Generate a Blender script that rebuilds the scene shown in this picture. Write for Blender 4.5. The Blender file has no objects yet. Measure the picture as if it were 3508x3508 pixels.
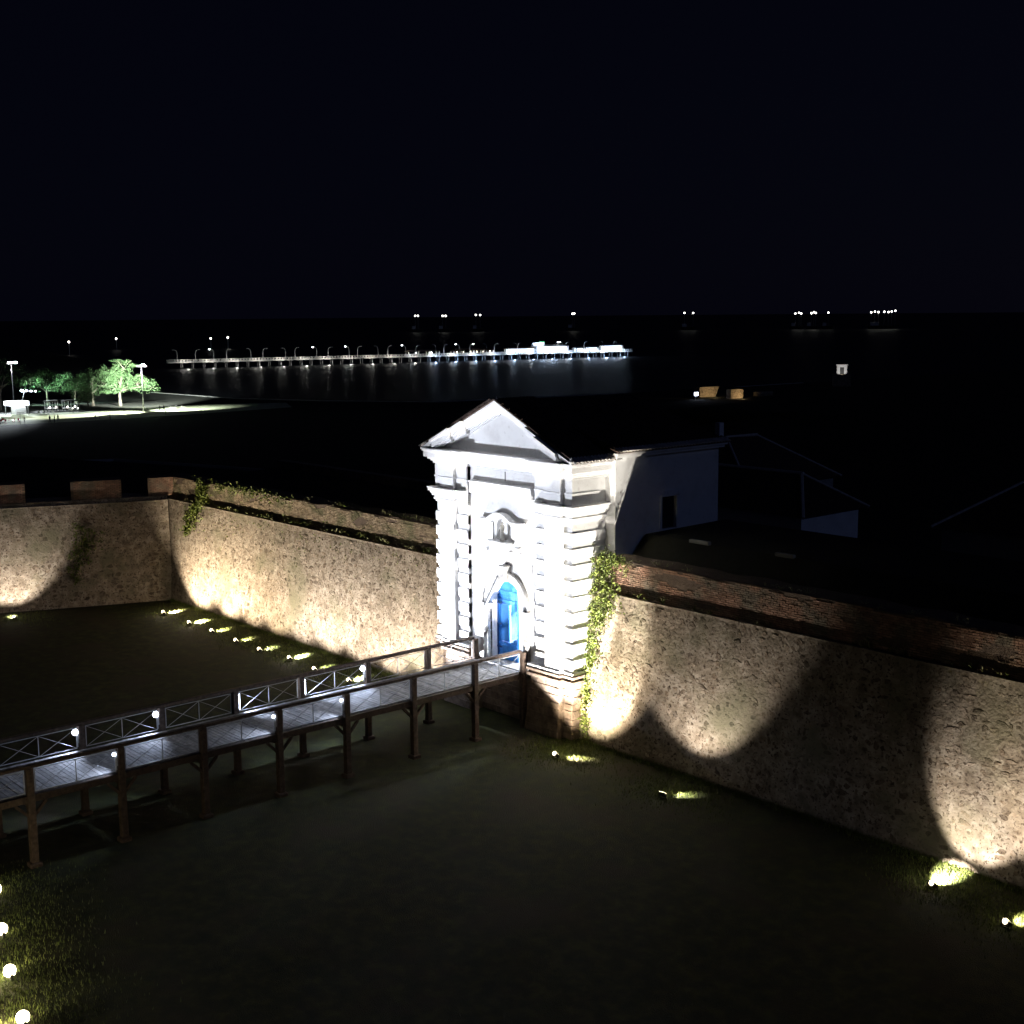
import bpy, bmesh, math, random
from mathutils import Vector, Matrix, noise
random.seed(7)
R = math.radians
K = 1.35                      # metres per plan unit
C = bpy.context.scene.collection
sc = bpy.context.scene
# ---------------------------------------------------------------- camera
A = R(41.1); PT = 0.150646; RO = 0.0087
cam = bpy.data.objects.new('camera', bpy.data.cameras.new('camera')); C.objects.link(cam); sc.camera = cam
cam.data.lens = 45.56; cam.data.sensor_width = 36; cam.data.clip_start = 0.5; cam.data.clip_end = 60000
fw = Vector((math.cos(A)*math.cos(PT), -math.sin(A)*math.cos(PT), -math.sin(PT)))
rt = Vector((-math.sin(A), -math.cos(A), 0)); up = rt.cross(fw)
rt2 = rt*math.cos(RO) - up*math.sin(RO); up2 = rt2.cross(fw)
M = Matrix((rt2, up2, -fw)).transposed().to_4x4(); M.translation = Vector((-40.6, 34.74, 17.0))*K
cam.matrix_world = M
# ---------------------------------------------------------------- world, added blue fill sun, exposure
wd = bpy.data.worlds.new('World'); sc.world = wd; wd.use_nodes = True
wn = wd.node_tree; wn.nodes.clear()
wo = wn.nodes.new('ShaderNodeOutputWorld'); bg = wn.nodes.new('ShaderNodeBackground')
sky = wn.nodes.new('ShaderNodeTexSky'); sky.sky_type = 'NISHITA'; sky.sun_disc = False
sky.sun_elevation = R(14); sky.sun_rotation = R(200)
mx = wn.nodes.new('ShaderNodeMix'); mx.data_type = 'RGBA'; mx.blend_type = 'MIX'
mx.inputs[0].default_value = 0.88; mx.inputs[7].default_value = (1.1, 1.25, 4.2, 1)
wn.links.new(sky.outputs[0], mx.inputs[6]); wn.links.new(mx.outputs[2], bg.inputs[0])
bg.inputs[1].default_value = 0.00095
wn.links.new(bg.outputs[0], wo.inputs[0])
moon = bpy.data.objects.new('moon', bpy.data.lights.new('moon', 'SUN')); C.objects.link(moon)  # added faint blue sun to lift the side walls; no moon is visible
moon.data.energy = 0.05; moon.data.angle = R(0.5); moon.data.color = (0.32, 0.45, 1.0)
moon.rotation_euler = Vector((1, 0.12, -0.42)).to_track_quat('-Z', 'Y').to_euler()
sc.view_settings.view_transform = 'Standard'; sc.view_settings.look = 'None'
sc.view_settings.exposure = 0; sc.view_settings.gamma = 1
sc.render.resolution_x = 1024; sc.render.resolution_y = 1024
sc.render.engine = 'CYCLES'

# ---------------------------------------------------------------- helpers
def V(*a): return Vector(a)
def tag(o, label=None, cat=None, group=None, kind=None):
    if label: o['label'] = label
    if cat: o['category'] = cat
    if group: o['group'] = group
    if kind: o['kind'] = kind
    return o
def empty(name, loc=(0, 0, 0), rz=0):
    o = bpy.data.objects.new(name, None); C.objects.link(o); o.location = Vector(loc)*K; o.rotation_euler.z = rz
    o.empty_display_size = .3
    return o
class MB:
    def __init__(s): s.v = []; s.f = []
    def add(s, vs, fs, m=None):
        b = len(s.v)
        s.v += [(m @ Vector(v)) if m else Vector(v) for v in vs]
        s.f += [tuple(i+b for i in f) for f in fs]; return s
    def box(s, x0, x1, y0, y1, z0, z1, m=None):
        if x0 > x1: x0, x1 = x1, x0
        if y0 > y1: y0, y1 = y1, y0
        vs = [(x0,y0,z0),(x1,y0,z0),(x1,y1,z0),(x0,y1,z0),(x0,y0,z1),(x1,y0,z1),(x1,y1,z1),(x0,y1,z1)]
        return s.add(vs, [(0,3,2,1),(4,5,6,7),(0,1,5,4),(1,2,6,5),(2,3,7,6),(3,0,4,7)], m)
    def prism(s, pts, ax, a, b, m=None):
        """polygon pts (2-D, counter-clockwise or not) extruded along axis ax from a to b"""
        n = len(pts)
        def q(p, t):
            return (t, p[0], p[1]) if ax == 0 else (p[0], t, p[1]) if ax == 1 else (p[0], p[1], t)
        vs = [q(p, a) for p in pts] + [q(p, b) for p in pts]
        fs = [tuple(range(n)), tuple(range(2*n-1, n-1, -1))] + [(i, i+n, (i+1) % n+n, (i+1) % n) for i in range(n)]
        return s.add(vs, fs, m)
    def tube(s, pts, rs, n=6, m=None):
        pts = [Vector(p) for p in pts]; rs = rs if isinstance(rs, (list, tuple)) else [rs]*len(pts)
        vs = []; fs = []
        for i, p in enumerate(pts):
            d = (pts[min(i+1, len(pts)-1)] - pts[max(i-1, 0)]).normalized()
            a = d.cross(V(0, 0, 1)) if abs(d.z) < .9 else d.cross(V(1, 0, 0)); a.normalize(); b = d.cross(a)
            for k in range(n):
                t = 2*math.pi*k/n; vs.append(p + (a*math.cos(t) + b*math.sin(t))*rs[i])
        for i in range(len(pts)-1):
            for k in range(n):
                fs.append((i*n+k, i*n+(k+1) % n, (i+1)*n+(k+1) % n, (i+1)*n+k))
        fs += [tuple(range(n-1, -1, -1)), tuple(range((len(pts)-1)*n, len(pts)*n))]
        return s.add(vs, fs, m)
    def bar(s, p, q, w, h=None):
        p = Vector(p); q = Vector(q); h = h or w; d = (q-p).normalized()
        a = d.cross(V(0, 0, 1)) if abs(d.z) < .95 else V(1, 0, 0); a.normalize(); b = a.cross(d)
        vs = [e + a*w/2*sx + b*h/2*sy for e in (p, q) for sx, sy in ((-1,-1),(1,-1),(1,1),(-1,1))]
        return s.add(vs, [(0,3,2,1),(4,5,6,7),(0,1,5,4),(1,2,6,5),(2,3,7,6),(3,0,4,7)])
    def ball(s, c, r, seg=8, rings=5, sc_=(1, 1, 1)):
        c = Vector(c); vs = [c+V(0, 0, r*sc_[2])]; fs = []
        for i in range(1, rings):
            t = math.pi*i/rings
            for k in range(seg):
                a = 2*math.pi*k/seg; vs.append(c+V(r*sc_[0]*math.sin(t)*math.cos(a), r*sc_[1]*math.sin(t)*math.sin(a), r*sc_[2]*math.cos(t)))
        vs.append(c-V(0, 0, r*sc_[2])); L = len(vs)-1
        for k in range(seg): fs.append((0, 1+k, 1+(k+1) % seg)); fs.append((L, L-seg+(k+1) % seg, L-seg+k))
        for i in range(rings-2):
            for k in range(seg):
                a = 1+i*seg; fs.append((a+k, a+seg+k, a+seg+(k+1) % seg, a+(k+1) % seg))
        return s.add(vs, fs)
    def lathe(s, prof, c=(0, 0, 0), n=10):
        c = Vector(c); vs = []; fs = []
        for r_, z in prof:
            for k in range(n): t = 2*math.pi*k/n; vs.append(c+V(r_*math.cos(t), r_*math.sin(t), z))
        for i in range(len(prof)-1):
            for k in range(n): fs.append((i*n+k, i*n+(k+1) % n, (i+1)*n+(k+1) % n, (i+1)*n+k))
        fs += [tuple(range(n-1, -1, -1)), tuple(range((len(prof)-1)*n, len(prof)*n))]
        return s.add(vs, fs)
    def mesh(s, name, mat, off=None, fix=True):
        off = off if off is not None else V(0, 0, 0)
        me = bpy.data.meshes.new(name); me.from_pydata([(v-off)*K for v in s.v], [], s.f)
        mats = mat if isinstance(mat, (list, tuple)) else [mat]
        for m_ in mats: me.materials.append(m_)
        if fix:
            bm = bmesh.new(); bm.from_mesh(me); bmesh.ops.recalc_face_normals(bm, faces=bm.faces); bm.to_mesh(me); bm.free()
        return me
    def build(s, name, mat, parent=None, smooth=False, bevel=0, fix=True, **kw):
        off = V(0, 0, 0)
        if parent is not None and not parent.get('local'):
            p = parent
            while p is not None: off += p.location/K; p = p.parent
        me = s.mesh(name, mat, off, fix)
        if smooth:
            for p in me.polygons: p.use_smooth = True
        o = bpy.data.objects.new(name, me); C.objects.link(o)
        if parent is not None: o.parent = parent
        if bevel:
            b = o.modifiers.new('b', 'BEVEL'); b.width = bevel*K; b.segments = 1; b.limit_method = 'ANGLE'
        return tag(o, **kw)
def nth(i): return '%d%s' % (i, 'th' if 10 <= i % 100 <= 20 else {1: 'st', 2: 'nd', 3: 'rd'}.get(i % 10, 'th'))
def kids(o): return [c for c in bpy.data.objects if c.parent == o]
def copy_tree(o, loc=None, rz=None, parent=None, label=None):
    c = o.copy(); C.objects.link(c)
    if parent is not None: c.parent = parent
    if loc is not None: c.location = Vector(loc)*K
    if rz is not None: c.rotation_euler.z = rz
    if label: c['label'] = label
    for ch in list(o.children): copy_tree(ch, parent=c)
    return c
# ---------------------------------------------------------------- materials
def mat(name, cols, scale=4.0, rough=.85, bump=0.0, bscale=None, metal=0, detail=6, spec=.3, pos=None, rnd=0.0, second=None, rad=0.0):
    """cols: 2-4 colours spread over a noise; second=(scale, colour, lo, hi) overlays patches"""
    m = bpy.data.materials.new(name); m.use_nodes = True; nt = m.node_tree; N = nt.nodes; L = nt.links
    b = N['Principled BSDF']; b.inputs['Roughness'].default_value = rough; b.inputs['Metallic'].default_value = metal
    b.inputs['Specular IOR Level'].default_value = spec
    g = N.new('ShaderNodeNewGeometry')
    n = N.new('ShaderNodeTexNoise'); n.inputs['Scale'].default_value = scale; n.inputs['Detail'].default_value = detail
    n.inputs['Roughness'].default_value = .62
    L.new(g.outputs['Position'], n.inputs['Vector'])
    r = N.new('ShaderNodeValToRGB'); cr = r.color_ramp
    k = len(cols); cr.elements[0].position = .32; cr.elements[0].color = (*cols[0], 1); cr.elements[-1].position = .68; cr.elements[-1].color = (*cols[-1], 1)
    for i in range(1, k-1):
        e = cr.elements.new(.32+.36*i/(k-1)); e.color = (*cols[i], 1)
    L.new(n.outputs[0], r.inputs[0]); out = r.outputs[0]
    if second:
        for (s2, c2, lo, hi) in (second if isinstance(second, list) else [second]):
            n2 = N.new('ShaderNodeTexNoise'); n2.inputs['Scale'].default_value = s2; n2.inputs['Detail'].default_value = 5
            L.new(g.outputs['Position'], n2.inputs['Vector'])
            mr = N.new('ShaderNodeMapRange'); mr.inputs[1].default_value = lo; mr.inputs[2].default_value = hi
            L.new(n2.outputs[0], mr.inputs[0])
            mi = N.new('ShaderNodeMix'); mi.data_type = 'RGBA'; L.new(mr.outputs[0], mi.inputs[0]); L.new(out, mi.inputs[6]); mi.inputs[7].default_value = (*c2, 1)
            out = mi.outputs[2]
    if rnd:
        oi = N.new('ShaderNodeObjectInfo'); wn_ = N.new('ShaderNodeMapRange'); wn_.inputs[3].default_value = 1-rnd; wn_.inputs[4].default_value = 1+rnd
        gr = g.outputs['Random Per Island']
        ad = N.new('ShaderNodeMath'); ad.operation = 'ADD'; L.new(gr, ad.inputs[0]); L.new(oi.outputs['Random'], ad.inputs[1])
        fr = N.new('ShaderNodeMath'); fr.operation = 'FRACT'; L.new(ad.outputs[0], fr.inputs[0])
        L.new(fr.outputs[0], wn_.inputs[0])
        vm = N.new('ShaderNodeVectorMath'); vm.operation = 'SCALE'; L.new(out, vm.inputs[0]); L.new(wn_.outputs[0], vm.inputs['Scale']); out = vm.outputs[0]
    L.new(out, b.inputs['Base Color'])
    if bump:
        nb = N.new('ShaderNodeTexNoise'); nb.inputs['Scale'].default_value = bscale or scale*3; nb.inputs['Detail'].default_value = 8
        L.new(g.outputs['Position'], nb.inputs['Vector'])
        bp = N.new('ShaderNodeBump'); bp.inputs['Strength'].default_value = bump; bp.inputs['Distance'].default_value = .06
        L.new(nb.outputs[0], bp.inputs['Height']); L.new(bp.outputs[0], b.inputs['Normal'])
    return m
def emis(name, col, st):
    m = bpy.data.materials.new(name); m.use_nodes = True; b = m.node_tree.nodes['Principled BSDF']
    b.inputs['Base Color'].default_value = (.6, .6, .6, 1); b.inputs['Emission Color'].default_value = (*col, 1); b.inputs['Emission Strength'].default_value = st
    return m
STONE_BASE = mat('lime_mortar', [(.165,.13,.095), (.275,.23,.18), (.39,.34,.28)], 1.5, .95, 1.0, 7, detail=12,
                 second=[(1.9, (.15,.12,.09), .52, .70), (8, (.075,.055,.04), .56, .64), (.35, (.17,.155,.105), .52, .72)])
STONE = mat('rubble_stone', [(.085,.062,.042), (.17,.13,.095), (.28,.23,.18)], 2.6, .95, 1.0, 11, rnd=.40, second=[(.9, (.29,.24,.19), .47, .57), (8, (.07,.05,.036), .57, .64), (.35, (.14,.13,.085), .52, .72)])
ASHLAR = mat('ashlar_stone', [(.10,.075,.06), (.17,.13,.10), (.23,.18,.14)], 2.5, .95, .8, 10, rnd=.25)
BRICK = mat('old_brick', [(.19,.105,.07), (.28,.165,.115), (.34,.225,.165)], 3, .95, .7, 20, rnd=.24, second=(.8, (.17,.145,.11), .45, .62))
BRICKT = mat('mossy_brick', [(.17,.13,.085), (.28,.22,.15), (.37,.30,.22)], 3, .95, .9, 14, rnd=.3, second=(.7, (.15,.14,.08), .5, .62))
BMORT = mat('brick_mortar', [(.10,.075,.06), (.16,.12,.09)], 3, .95, .8, 20)
WHITE = mat('white_limewash', [(.70,.69,.69), (.80,.80,.80), (.82,.82,.82)], .9, .8, .12, 12, second=(3.2, (.62,.61,.6), .6, .78))
GREYST = mat('granite_surround', [(.30,.30,.29), (.44,.43,.42), (.55,.54,.52)], 6, .85, .6, 20, rnd=.12)
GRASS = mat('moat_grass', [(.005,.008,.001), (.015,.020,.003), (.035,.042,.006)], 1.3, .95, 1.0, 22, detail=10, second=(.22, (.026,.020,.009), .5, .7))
GBLADE = mat('grass_blades', [(.05,.07,.015), (.10,.13,.03), (.16,.18,.05)], 2.0, .8, rnd=.4)
LEAF = mat('vine_leaf', [(.05,.075,.014), (.11,.145,.026), (.21,.24,.05)], 3, .6, rnd=.35)
DRY = mat('dry_weed', [(.22,.22,.10), (.38,.38,.20)], 4, .8, rnd=.3)
TLEAF = mat('tree_leaf', [(.035,.07,.025), (.06,.11,.04), (.10,.16,.07)], .6, .6, rnd=.35)
BARK = mat('bark', [(.07,.055,.04), (.16,.14,.11)], 3, .9, .6)
WOOD = mat('dark_timber', [(.035,.024,.018), (.07,.048,.035), (.10,.072,.055)], 5, .85, .5, 25, rnd=.2)
PLANK = mat('weathered_plank', [(.13,.12,.115), (.22,.21,.20), (.30,.285,.27)], 4, .8, .5, 30, rnd=.28)
STEEL = mat('white_painted_steel', [(.30,.30,.31), (.48,.48,.49)], 7, .5, .1)
DKMETAL = mat('dark_metal', [(.03,.03,.03), (.06,.06,.06)], 5, .5, metal=.3)
GALV = mat('galvanised_steel', [(.38,.39,.40), (.52,.53,.54)], 5, .45, metal=.3)
BLUE = mat('blue_paint', [(.02,.17,.55), (.03,.22,.64), (.05,.27,.70)], 3.5, .45, .25, 18, rnd=.12)
BLUEDK = mat('blue_paint_edge', [(.008,.05,.20), (.012,.07,.26)], 3, .5)
TILE = mat('clay_roof_tile', [(.04,.028,.022), (.07,.045,.035), (.10,.07,.055)], 4, .9, .5, rnd=.3)
WTILE = mat('limewashed_tile', [(.45,.41,.37), (.66,.63,.6)], 4, .85, .4, rnd=.15)
CONC = mat('concrete', [(.26,.26,.25), (.38,.38,.36)], 2, .9, .4)
PIERW = mat('pier_white', [(.55,.54,.5), (.68,.67,.63)], 2, .7)
PATH = mat('lit_pale_strip', [(.28,.33,.19), (.38,.42,.28), (.48,.50,.38)], .35, .95, .4, 4)  # pale ground whose colour also carries the brightness of the floodlit strip
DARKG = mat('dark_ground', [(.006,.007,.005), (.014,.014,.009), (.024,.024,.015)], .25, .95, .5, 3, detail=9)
SKIN = mat('skin', [(.28,.15,.10), (.34,.2,.14)], 9, .6)
CLOTH_D = mat('dark_cloth', [(.015,.018,.025), (.03,.03,.04)], 9, .9)
CLOTH_L = mat('pale_cloth', [(.45,.46,.42), (.55,.55,.5)], 9, .9)
REDPL = mat('red_plastic', [(.45,.03,.03), (.55,.06,.05)], 5, .45)
STATUE = mat('grey_statue_stone', [(.30,.29,.26), (.42,.40,.36)], 8, .8, .3)
E_WARM = emis('warm_lamp', (1, .86, .55), 9); E_COOL = emis('cool_lamp', (.72, .80, 1), 14); E_FLOOD = emis('flood_lamp', (.85, .95, 1), 16)
E_SHIP = emis('ship_lamp', (1, .97, .88), 7); E_TENT = emis('lit_canopy', (.8, .88, 1), 3.2); E_SIGN = emis('green_sign', (.05, .5, .2), 1.5)
E_HALL = emis('lit_hall_interior', (.60, .76, 1), 2.6); E_WINWARM = emis('pavilion_lamp', (1, .8, .6), 6)
# ---------------------------------------------------------------- lamps
def spot(name, parent, loc, to, power, col, ang=100, blend=.06, rad=.06):
    d = bpy.data.lights.new(name, 'SPOT'); d.energy = power; d.color = col; d.spot_size = R(ang); d.spot_blend = blend; d.shadow_soft_size = rad
    o = bpy.data.objects.new(name, d); C.objects.link(o); o.parent = parent
    off = V(0, 0, 0); p = parent
    while p is not None: off += p.location/K; p = p.parent
    o.location = (Vector(loc)-off)*K
    o.rotation_euler = (Vector(to)-Vector(loc)).to_track_quat('-Z', 'Y').to_euler()
    return o
def point(name, parent, loc, power, col, rad=.05):
    d = bpy.data.lights.new(name, 'POINT'); d.energy = power; d.color = col; d.shadow_soft_size = rad
    o = bpy.data.objects.new(name, d); C.objects.link(o); o.parent = parent
    off = V(0, 0, 0); p = parent
    while p is not None: off += p.location/K; p = p.parent
    o.location = (Vector(loc)-off)*K; return o
WARM = (1, .84, .62); COOL = (.74, .82, 1.0); PINKW = (1, .90, .78)
# ================================================================ THE SETTING
def poly(name, pts, z, m, kind='structure', cuts=0):
    mb = MB().add([(x, y, z) for x, y in pts], [tuple(range(len(pts)))])
    return mb.build(name, m, kind=kind)
shore = [(145.67,-340.9),(151.09,-271.4),(152.29,-228.3),(154.25,-173.3),(163.8,-124.2),(184.8,-110.4),(205.7,-102.0),(241.0,-100.5),(328,-131.4),(500.4,-196.4),(877,-295),(4333,-363)]
land = [(-400,-420),(120,-420)] + shore + [(4300,900),(-400,900)]
from mathutils.geometry import tessellate_polygon
def flatpoly(name, pts, z, m, **kw):
    t = tessellate_polygon([[V(x, y, 0) for x, y in pts]])
    return MB().add([(x, y, z) for x, y in pts], [tuple(f) for f in t]).build(name, m, **kw)
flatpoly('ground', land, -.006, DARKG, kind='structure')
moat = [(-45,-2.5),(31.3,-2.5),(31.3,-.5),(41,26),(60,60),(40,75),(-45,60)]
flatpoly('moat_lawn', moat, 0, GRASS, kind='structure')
# river
wm = bpy.data.materials.new('river_water'); wm.use_nodes = True; nt = wm.node_tree; b = nt.nodes['Principled BSDF']
b.inputs['Base Color'].default_value = (.011, .012, .015, 1); b.inputs['Specular IOR Level'].default_value = .10; b.inputs['Roughness'].default_value = .44; b.inputs['IOR'].default_value = 1.33
g = nt.nodes.new('ShaderNodeNewGeometry'); mp = nt.nodes.new('ShaderNodeMapping'); mp.inputs['Scale'].default_value = (.5, 1.1, 1)
n1 = nt.nodes.new('ShaderNodeTexNoise'); n1.inputs['Scale'].default_value = .55; n1.inputs['Detail'].default_value = 6
bp = nt.nodes.new('ShaderNodeBump'); bp.inputs['Strength'].default_value = .30; bp.inputs['Distance'].default_value = .4
nt.links.new(g.outputs['Position'], mp.inputs[0]); nt.links.new(mp.outputs[0], n1.inputs['Vector']); nt.links.new(n1.outputs[0], bp.inputs['Height']); nt.links.new(bp.outputs[0], b.inputs['Normal'])
poly('river', [(-9000,-16000),(16000,-16000),(16000,9000),(-9000,9000)], -1.2, wm)
# pale strip across the park; its floodlit brightness and edge sit in the colour
path = [(173.8,-30.2),(172.4,-46),(170.8,-62),(171.8,-77.2),(173.6,-96.6),(186.2,-103.0),(193.5,-88.7),(192,-66.8),(196,-52),(202,-38)]
flatpoly('park_path', path, .004, PATH, kind='structure')
# ---------------------------------------------------------------- rubble walls
def wall_frame(o, u, n):
    o = Vector(o); u = Vector(u).normalized(); n = Vector(n).normalized()
    return lambda s, z, out=0.0: o + u*s + n*(out - .1*z) + V(0, 0, z)
def rstone(seed):
    rnd = random.Random(seed); k = rnd.choice((4, 5, 5, 6, 7)); vs = []; 
    an = sorted((i+rnd.uniform(-.28, .28))/k*2*math.pi for i in range(k))
    rad = [rnd.uniform(.34, .60) for _ in range(k)]
    lo = [(math.cos(a)*r_, math.sin(a)*r_, -.9) for a, r_ in zip(an, rad)]
    mi = [(math.cos(a)*r_, math.sin(a)*r_, .35+rnd.uniform(-.15, .1)) for a, r_ in zip(an, rad)]
    hi = [(math.cos(a)*r_*.80, math.sin(a)*r_*.80, .85+rnd.uniform(-.25, .15)) for a, r_ in zip(an, rad)]
    fs = [(i, (i+1) % k, (i+1) % k+k, i+k) for i in range(k)] + [(i+k, (i+1) % k+k, (i+1) % k+2*k, i+2*k) for i in range(k)] + [tuple(range(2*k, 3*k))]
    return lo+mi+hi, fs
PROTO = [rstone(i) for i in range(20)]
PMESH = None
def rubble_wall(name, o, u, n, L, label, grp, near, par_h=1.4, H=6.1, s_parts=300, par=True, bricks=True, seed=1, bm0=None, keepout=None, course=.25):
    """near(s) -> distance-like key used to choose which stones are separate"""
    global PMESH
    rnd = random.Random(seed); W = wall_frame(o, u, n); root = empty(name, o)
    tag(root, label, 'wall', grp)
    u_ = Vector(u).normalized(); n_ = Vector(n).normalized()
    # body: uneven front face
    mb = MB(); ns = int(L/.3); nz = int(H/.3)
    for j in range(nz+1):
        for i in range(ns+1):
            s = L*i/ns; z = H*j/nz
            d = noise.noise(V(s*.9, z*.9, seed*7.1))*.035 + noise.noise(V(s*.16, z*.2, seed*3.3))*.10
            if j == nz or i == 0 or i == ns: d *= .3
            mb.v.append(W(s, z, d))
    for j in range(nz):
        for i in range(ns): a = j*(ns+1)+i; mb.f.append((a, a+1, a+ns+2, a+ns+1))
    core = mb.build('wall_face', STONE_BASE, root, smooth=True)
    # cordon ledge + backing
    lg = MB(); 
    q = [W(0, H, .05), W(L, H, .05), W(0, H, -.20), W(L, H, -.20)]
    for a in q[:]: q.append(a - V(0, 0, .09))
    lg.add([q[0], q[1], q[3], q[2], q[4], q[5], q[7], q[6]], [(0,1,2,3),(7,6,5,4),(0,4,5,1),(1,5,6,2),(2,6,7,3),(3,7,4,0)])
    lg.build('ledge', STONE_BASE, root)
    # stones
    if PMESH is None:
        PMESH = []
        for vs, fs in PROTO:
            m_ = MB().add(vs, fs); PMESH.append(m_.mesh('stone', STONE, fix=True))
    cand = []; z = .12
    while z < H-.2:
        h = course*rnd.uniform(.75, 1.2); s = rnd.uniform(0, .3)
        while s < L-.1:
            w = rnd.uniform(.6, 1.9)*course
            if rnd.random() < .9:
                cand.append((s+w/2, z+h/2+rnd.uniform(-.04, .04), w*rnd.uniform(.6, 1.0), h*rnd.uniform(.45, 1.0), rnd.randrange(20), rnd.uniform(-.45, .45), rnd.uniform(.005, .022), rnd.random()))
            s += w+rnd.uniform(.0, .06)
        z += h*.96
    cand = [c for c in cand if not (keepout and keepout(c[0], c[1]))]
    cand.sort(key=lambda c: near(c[0])/ (c[2]*c[3])**.5)
    rest = MB()
    for idx, (s, z, w, h, k, rot, pr, fl) in enumerate(cand):
        depth = pr*1.4 if fl > .85 else pr if fl > .4 else pr*.25
        d0 = noise.noise(V(s*.9, z*.9, seed*7.1))*.035 + noise.noise(V(s*.16, z*.2, seed*3.3))*.10
        p = W(s, z, d0-.004); upv = (V(0, 0, 1) - n_*.1).normalized(); nn = u_.cross(upv)
        if nn.dot(n_) < 0: nn = -nn
        m3 = Matrix((u_, upv, nn)).transposed() @ Matrix.Rotation(rot, 3, 'Z') @ Matrix.Diagonal((w*1.12, h*1.15, depth))
        m4 = m3.to_4x4(); m4.translation = p
        if idx < s_parts:
            o_ = bpy.data.objects.new('stone', PMESH[k]); C.objects.link(o_); o_.parent = root
            ml = m3.to_4x4(); ml.translation = (p-Vector(o))*K
            o_.matrix_local = ml
        else: rest.add(PROTO[k][0], PROTO[k][1], m4)
    rest.build('rubble_stones', STONE, root, kind='stuff', fix=False)
    if par:
        Wp = lambda s, z, out=0.: W(s, H, -.17+out) + V(0, 0, z-H) - n_*.03*(z-H)
        z0, z1 = H, H+par_h
        mb = MB(); ns = int(L/.35)
        for i in range(ns+1):
            s = L*i/ns; zt = z1 + noise.noise(V(s*.7, 3.1, seed))*.10 - .04
            for (out, z) in ((0, z0), (0, zt-.03), (-.05, zt), (-1.1, zt+.02), (-1.1, z0)): mb.v.append(Wp(s, z, out))
        for i in range(ns):
            for j in range(4): a = i*5+j; mb.f.append((a, a+1, a+6, a+5))
        mb.f += [(0,1,2,3,4), tuple(ns*5+j for j in range(5))]
        mb.build('parapet', BMORT, root)
        if bricks:
            bs = []; z = z0+.01; row = 0; bh = .078; bl = .25
            while z < z1-.10:
                s = (row % 2)*bl/2+.01
                while s < L-bl:
                    zt = z1 + noise.noise(V(s*.7, 3.1, seed))*.10 - .04
                    gone = noise.noise(V(s*.55, z*2.2, seed*1.7))
                    if z+bh < zt-.03 and not (gone > .38): bs.append((s, z, bl*rnd.uniform(.90, .955), rnd.uniform(.006, .03)+max(0, -gone)*.02))
                    s += bl
                z += bh; row += 1
            bs.sort(key=lambda c: near(c[0]))
            rest = MB(); bm_ = MB().box(0, 1, 0, 1, 0, 1)
            bmesh_ = bm_.mesh('brick', bm0 or BRICK)
            for idx, (s, z, l, pr) in enumerate(bs):
                p = Wp(s, z, -.03)
                m3 = Matrix((u_*l, V(0, 0, bh*.80), n_*(pr+.03))).transposed()
                if idx < 300:
                    o_ = bpy.data.objects.new('brick', bmesh_); C.objects.link(o_); o_.parent = root
                    ml = m3.to_4x4(); ml.translation = (p-Vector(o))*K; o_.matrix_local = ml
                else:
                    m4 = m3.to_4x4(); m4.translation = p; rest.add(bm_.v, bm_.f, m4)
            rest.build('brickwork', bm0 or BRICK, root, kind='stuff')
    return root, W
CAMP = V(-40.6, 34.74, 17)
def near_of(o, u): 
    o = Vector(o); u = Vector(u).normalized()
    return lambda s: ((o+u*s)-CAMP).length
oR = (-4.2, -.5, 0); oL = (4.2, -.5, 0); oF = (31.45, -.6, 0)
uF = (.36, .933, 0); nF = (-.933, .36, 0)
wallR, WR = rubble_wall('curtain_wall', oR, (-1, 0, 0), (0, 1, 0), 30, 'long rubble stone rampart wall with red brick parapet to the right of the white gate', None, near_of(oR, (-1,0,0)), seed=1)
wallL, WL = rubble_wall('curtain_wall', oL, (1, 0, 0), (0, 1, 0), 28.9, 'brightly floodlit rubble rampart wall with weedy parapet to the left of the white gate', None, near_of(oL, (1,0,0)), par_h=1.42, seed=2, bm0=BRICKT)
wallF, WF = rubble_wall('bastion_wall', oF, uF, nF, 24, 'rubble bastion flank wall at the left edge, half in deep shadow', None, near_of(oF, uF), par=False, seed=3, course=.28)
# low sill of the flank and its merlons
uf = Vector(uF).normalized(); nf = Vector(nF).normalized()
def flank_block(name, s0, s1, z0, z1, back, m, depth=1.5):
    mb = MB(); q = []
    for z in (z0, z1):
        for s, ou in ((s0, back), (s1, back), (s1, back-depth), (s0, back-depth)): q.append(WF(s, 6.1, ou)+V(0, 0, z-6.1))
    return mb.add(q, [(0,1,2,3),(4,5,6,7),(0,1,5,4),(1,2,6,5),(2,3,7,6),(3,0,4,7)]).build(name, m, wallF)
flank_block('sill', 0, 24, 6.1, 6.32, -.22, STONE_BASE, 2.0)
rm = random.Random(5)
for s0, s1 in ((-.6, 1.1), (2.65, 5.55), (8.1, 11.2), (13.8, 17.0)):
    f = flank_block('merlon', s0, s1, 6.32, 7.42, -.32, BMORT)
    mb = MB()
    z = 6.34; row = 0
    while z < 7.38:
        s = s0+.02+(row % 2)*.12
        while s < s1-.27:
            q = []
            pr = rm.uniform(.008, .03); l = rm.uniform(.2, .232)
            for zz in (z, z+.062):
                for ss, ou in ((s, -.32+pr), (s+l, -.32+pr), (s+l, -.40), (s, -.40)): q.append(WF(ss, 6.1, ou)+V(0, 0, zz-6.1))
            mb.add(q, [(0,1,2,3),(4,5,6,7),(0,1,5,4),(1,2,6,5),(2,3,7,6),(3,0,4,7)]); s += .25
        z += .078; row += 1
    mb.build('brickwork', BRICK, f, kind='stuff')
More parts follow.
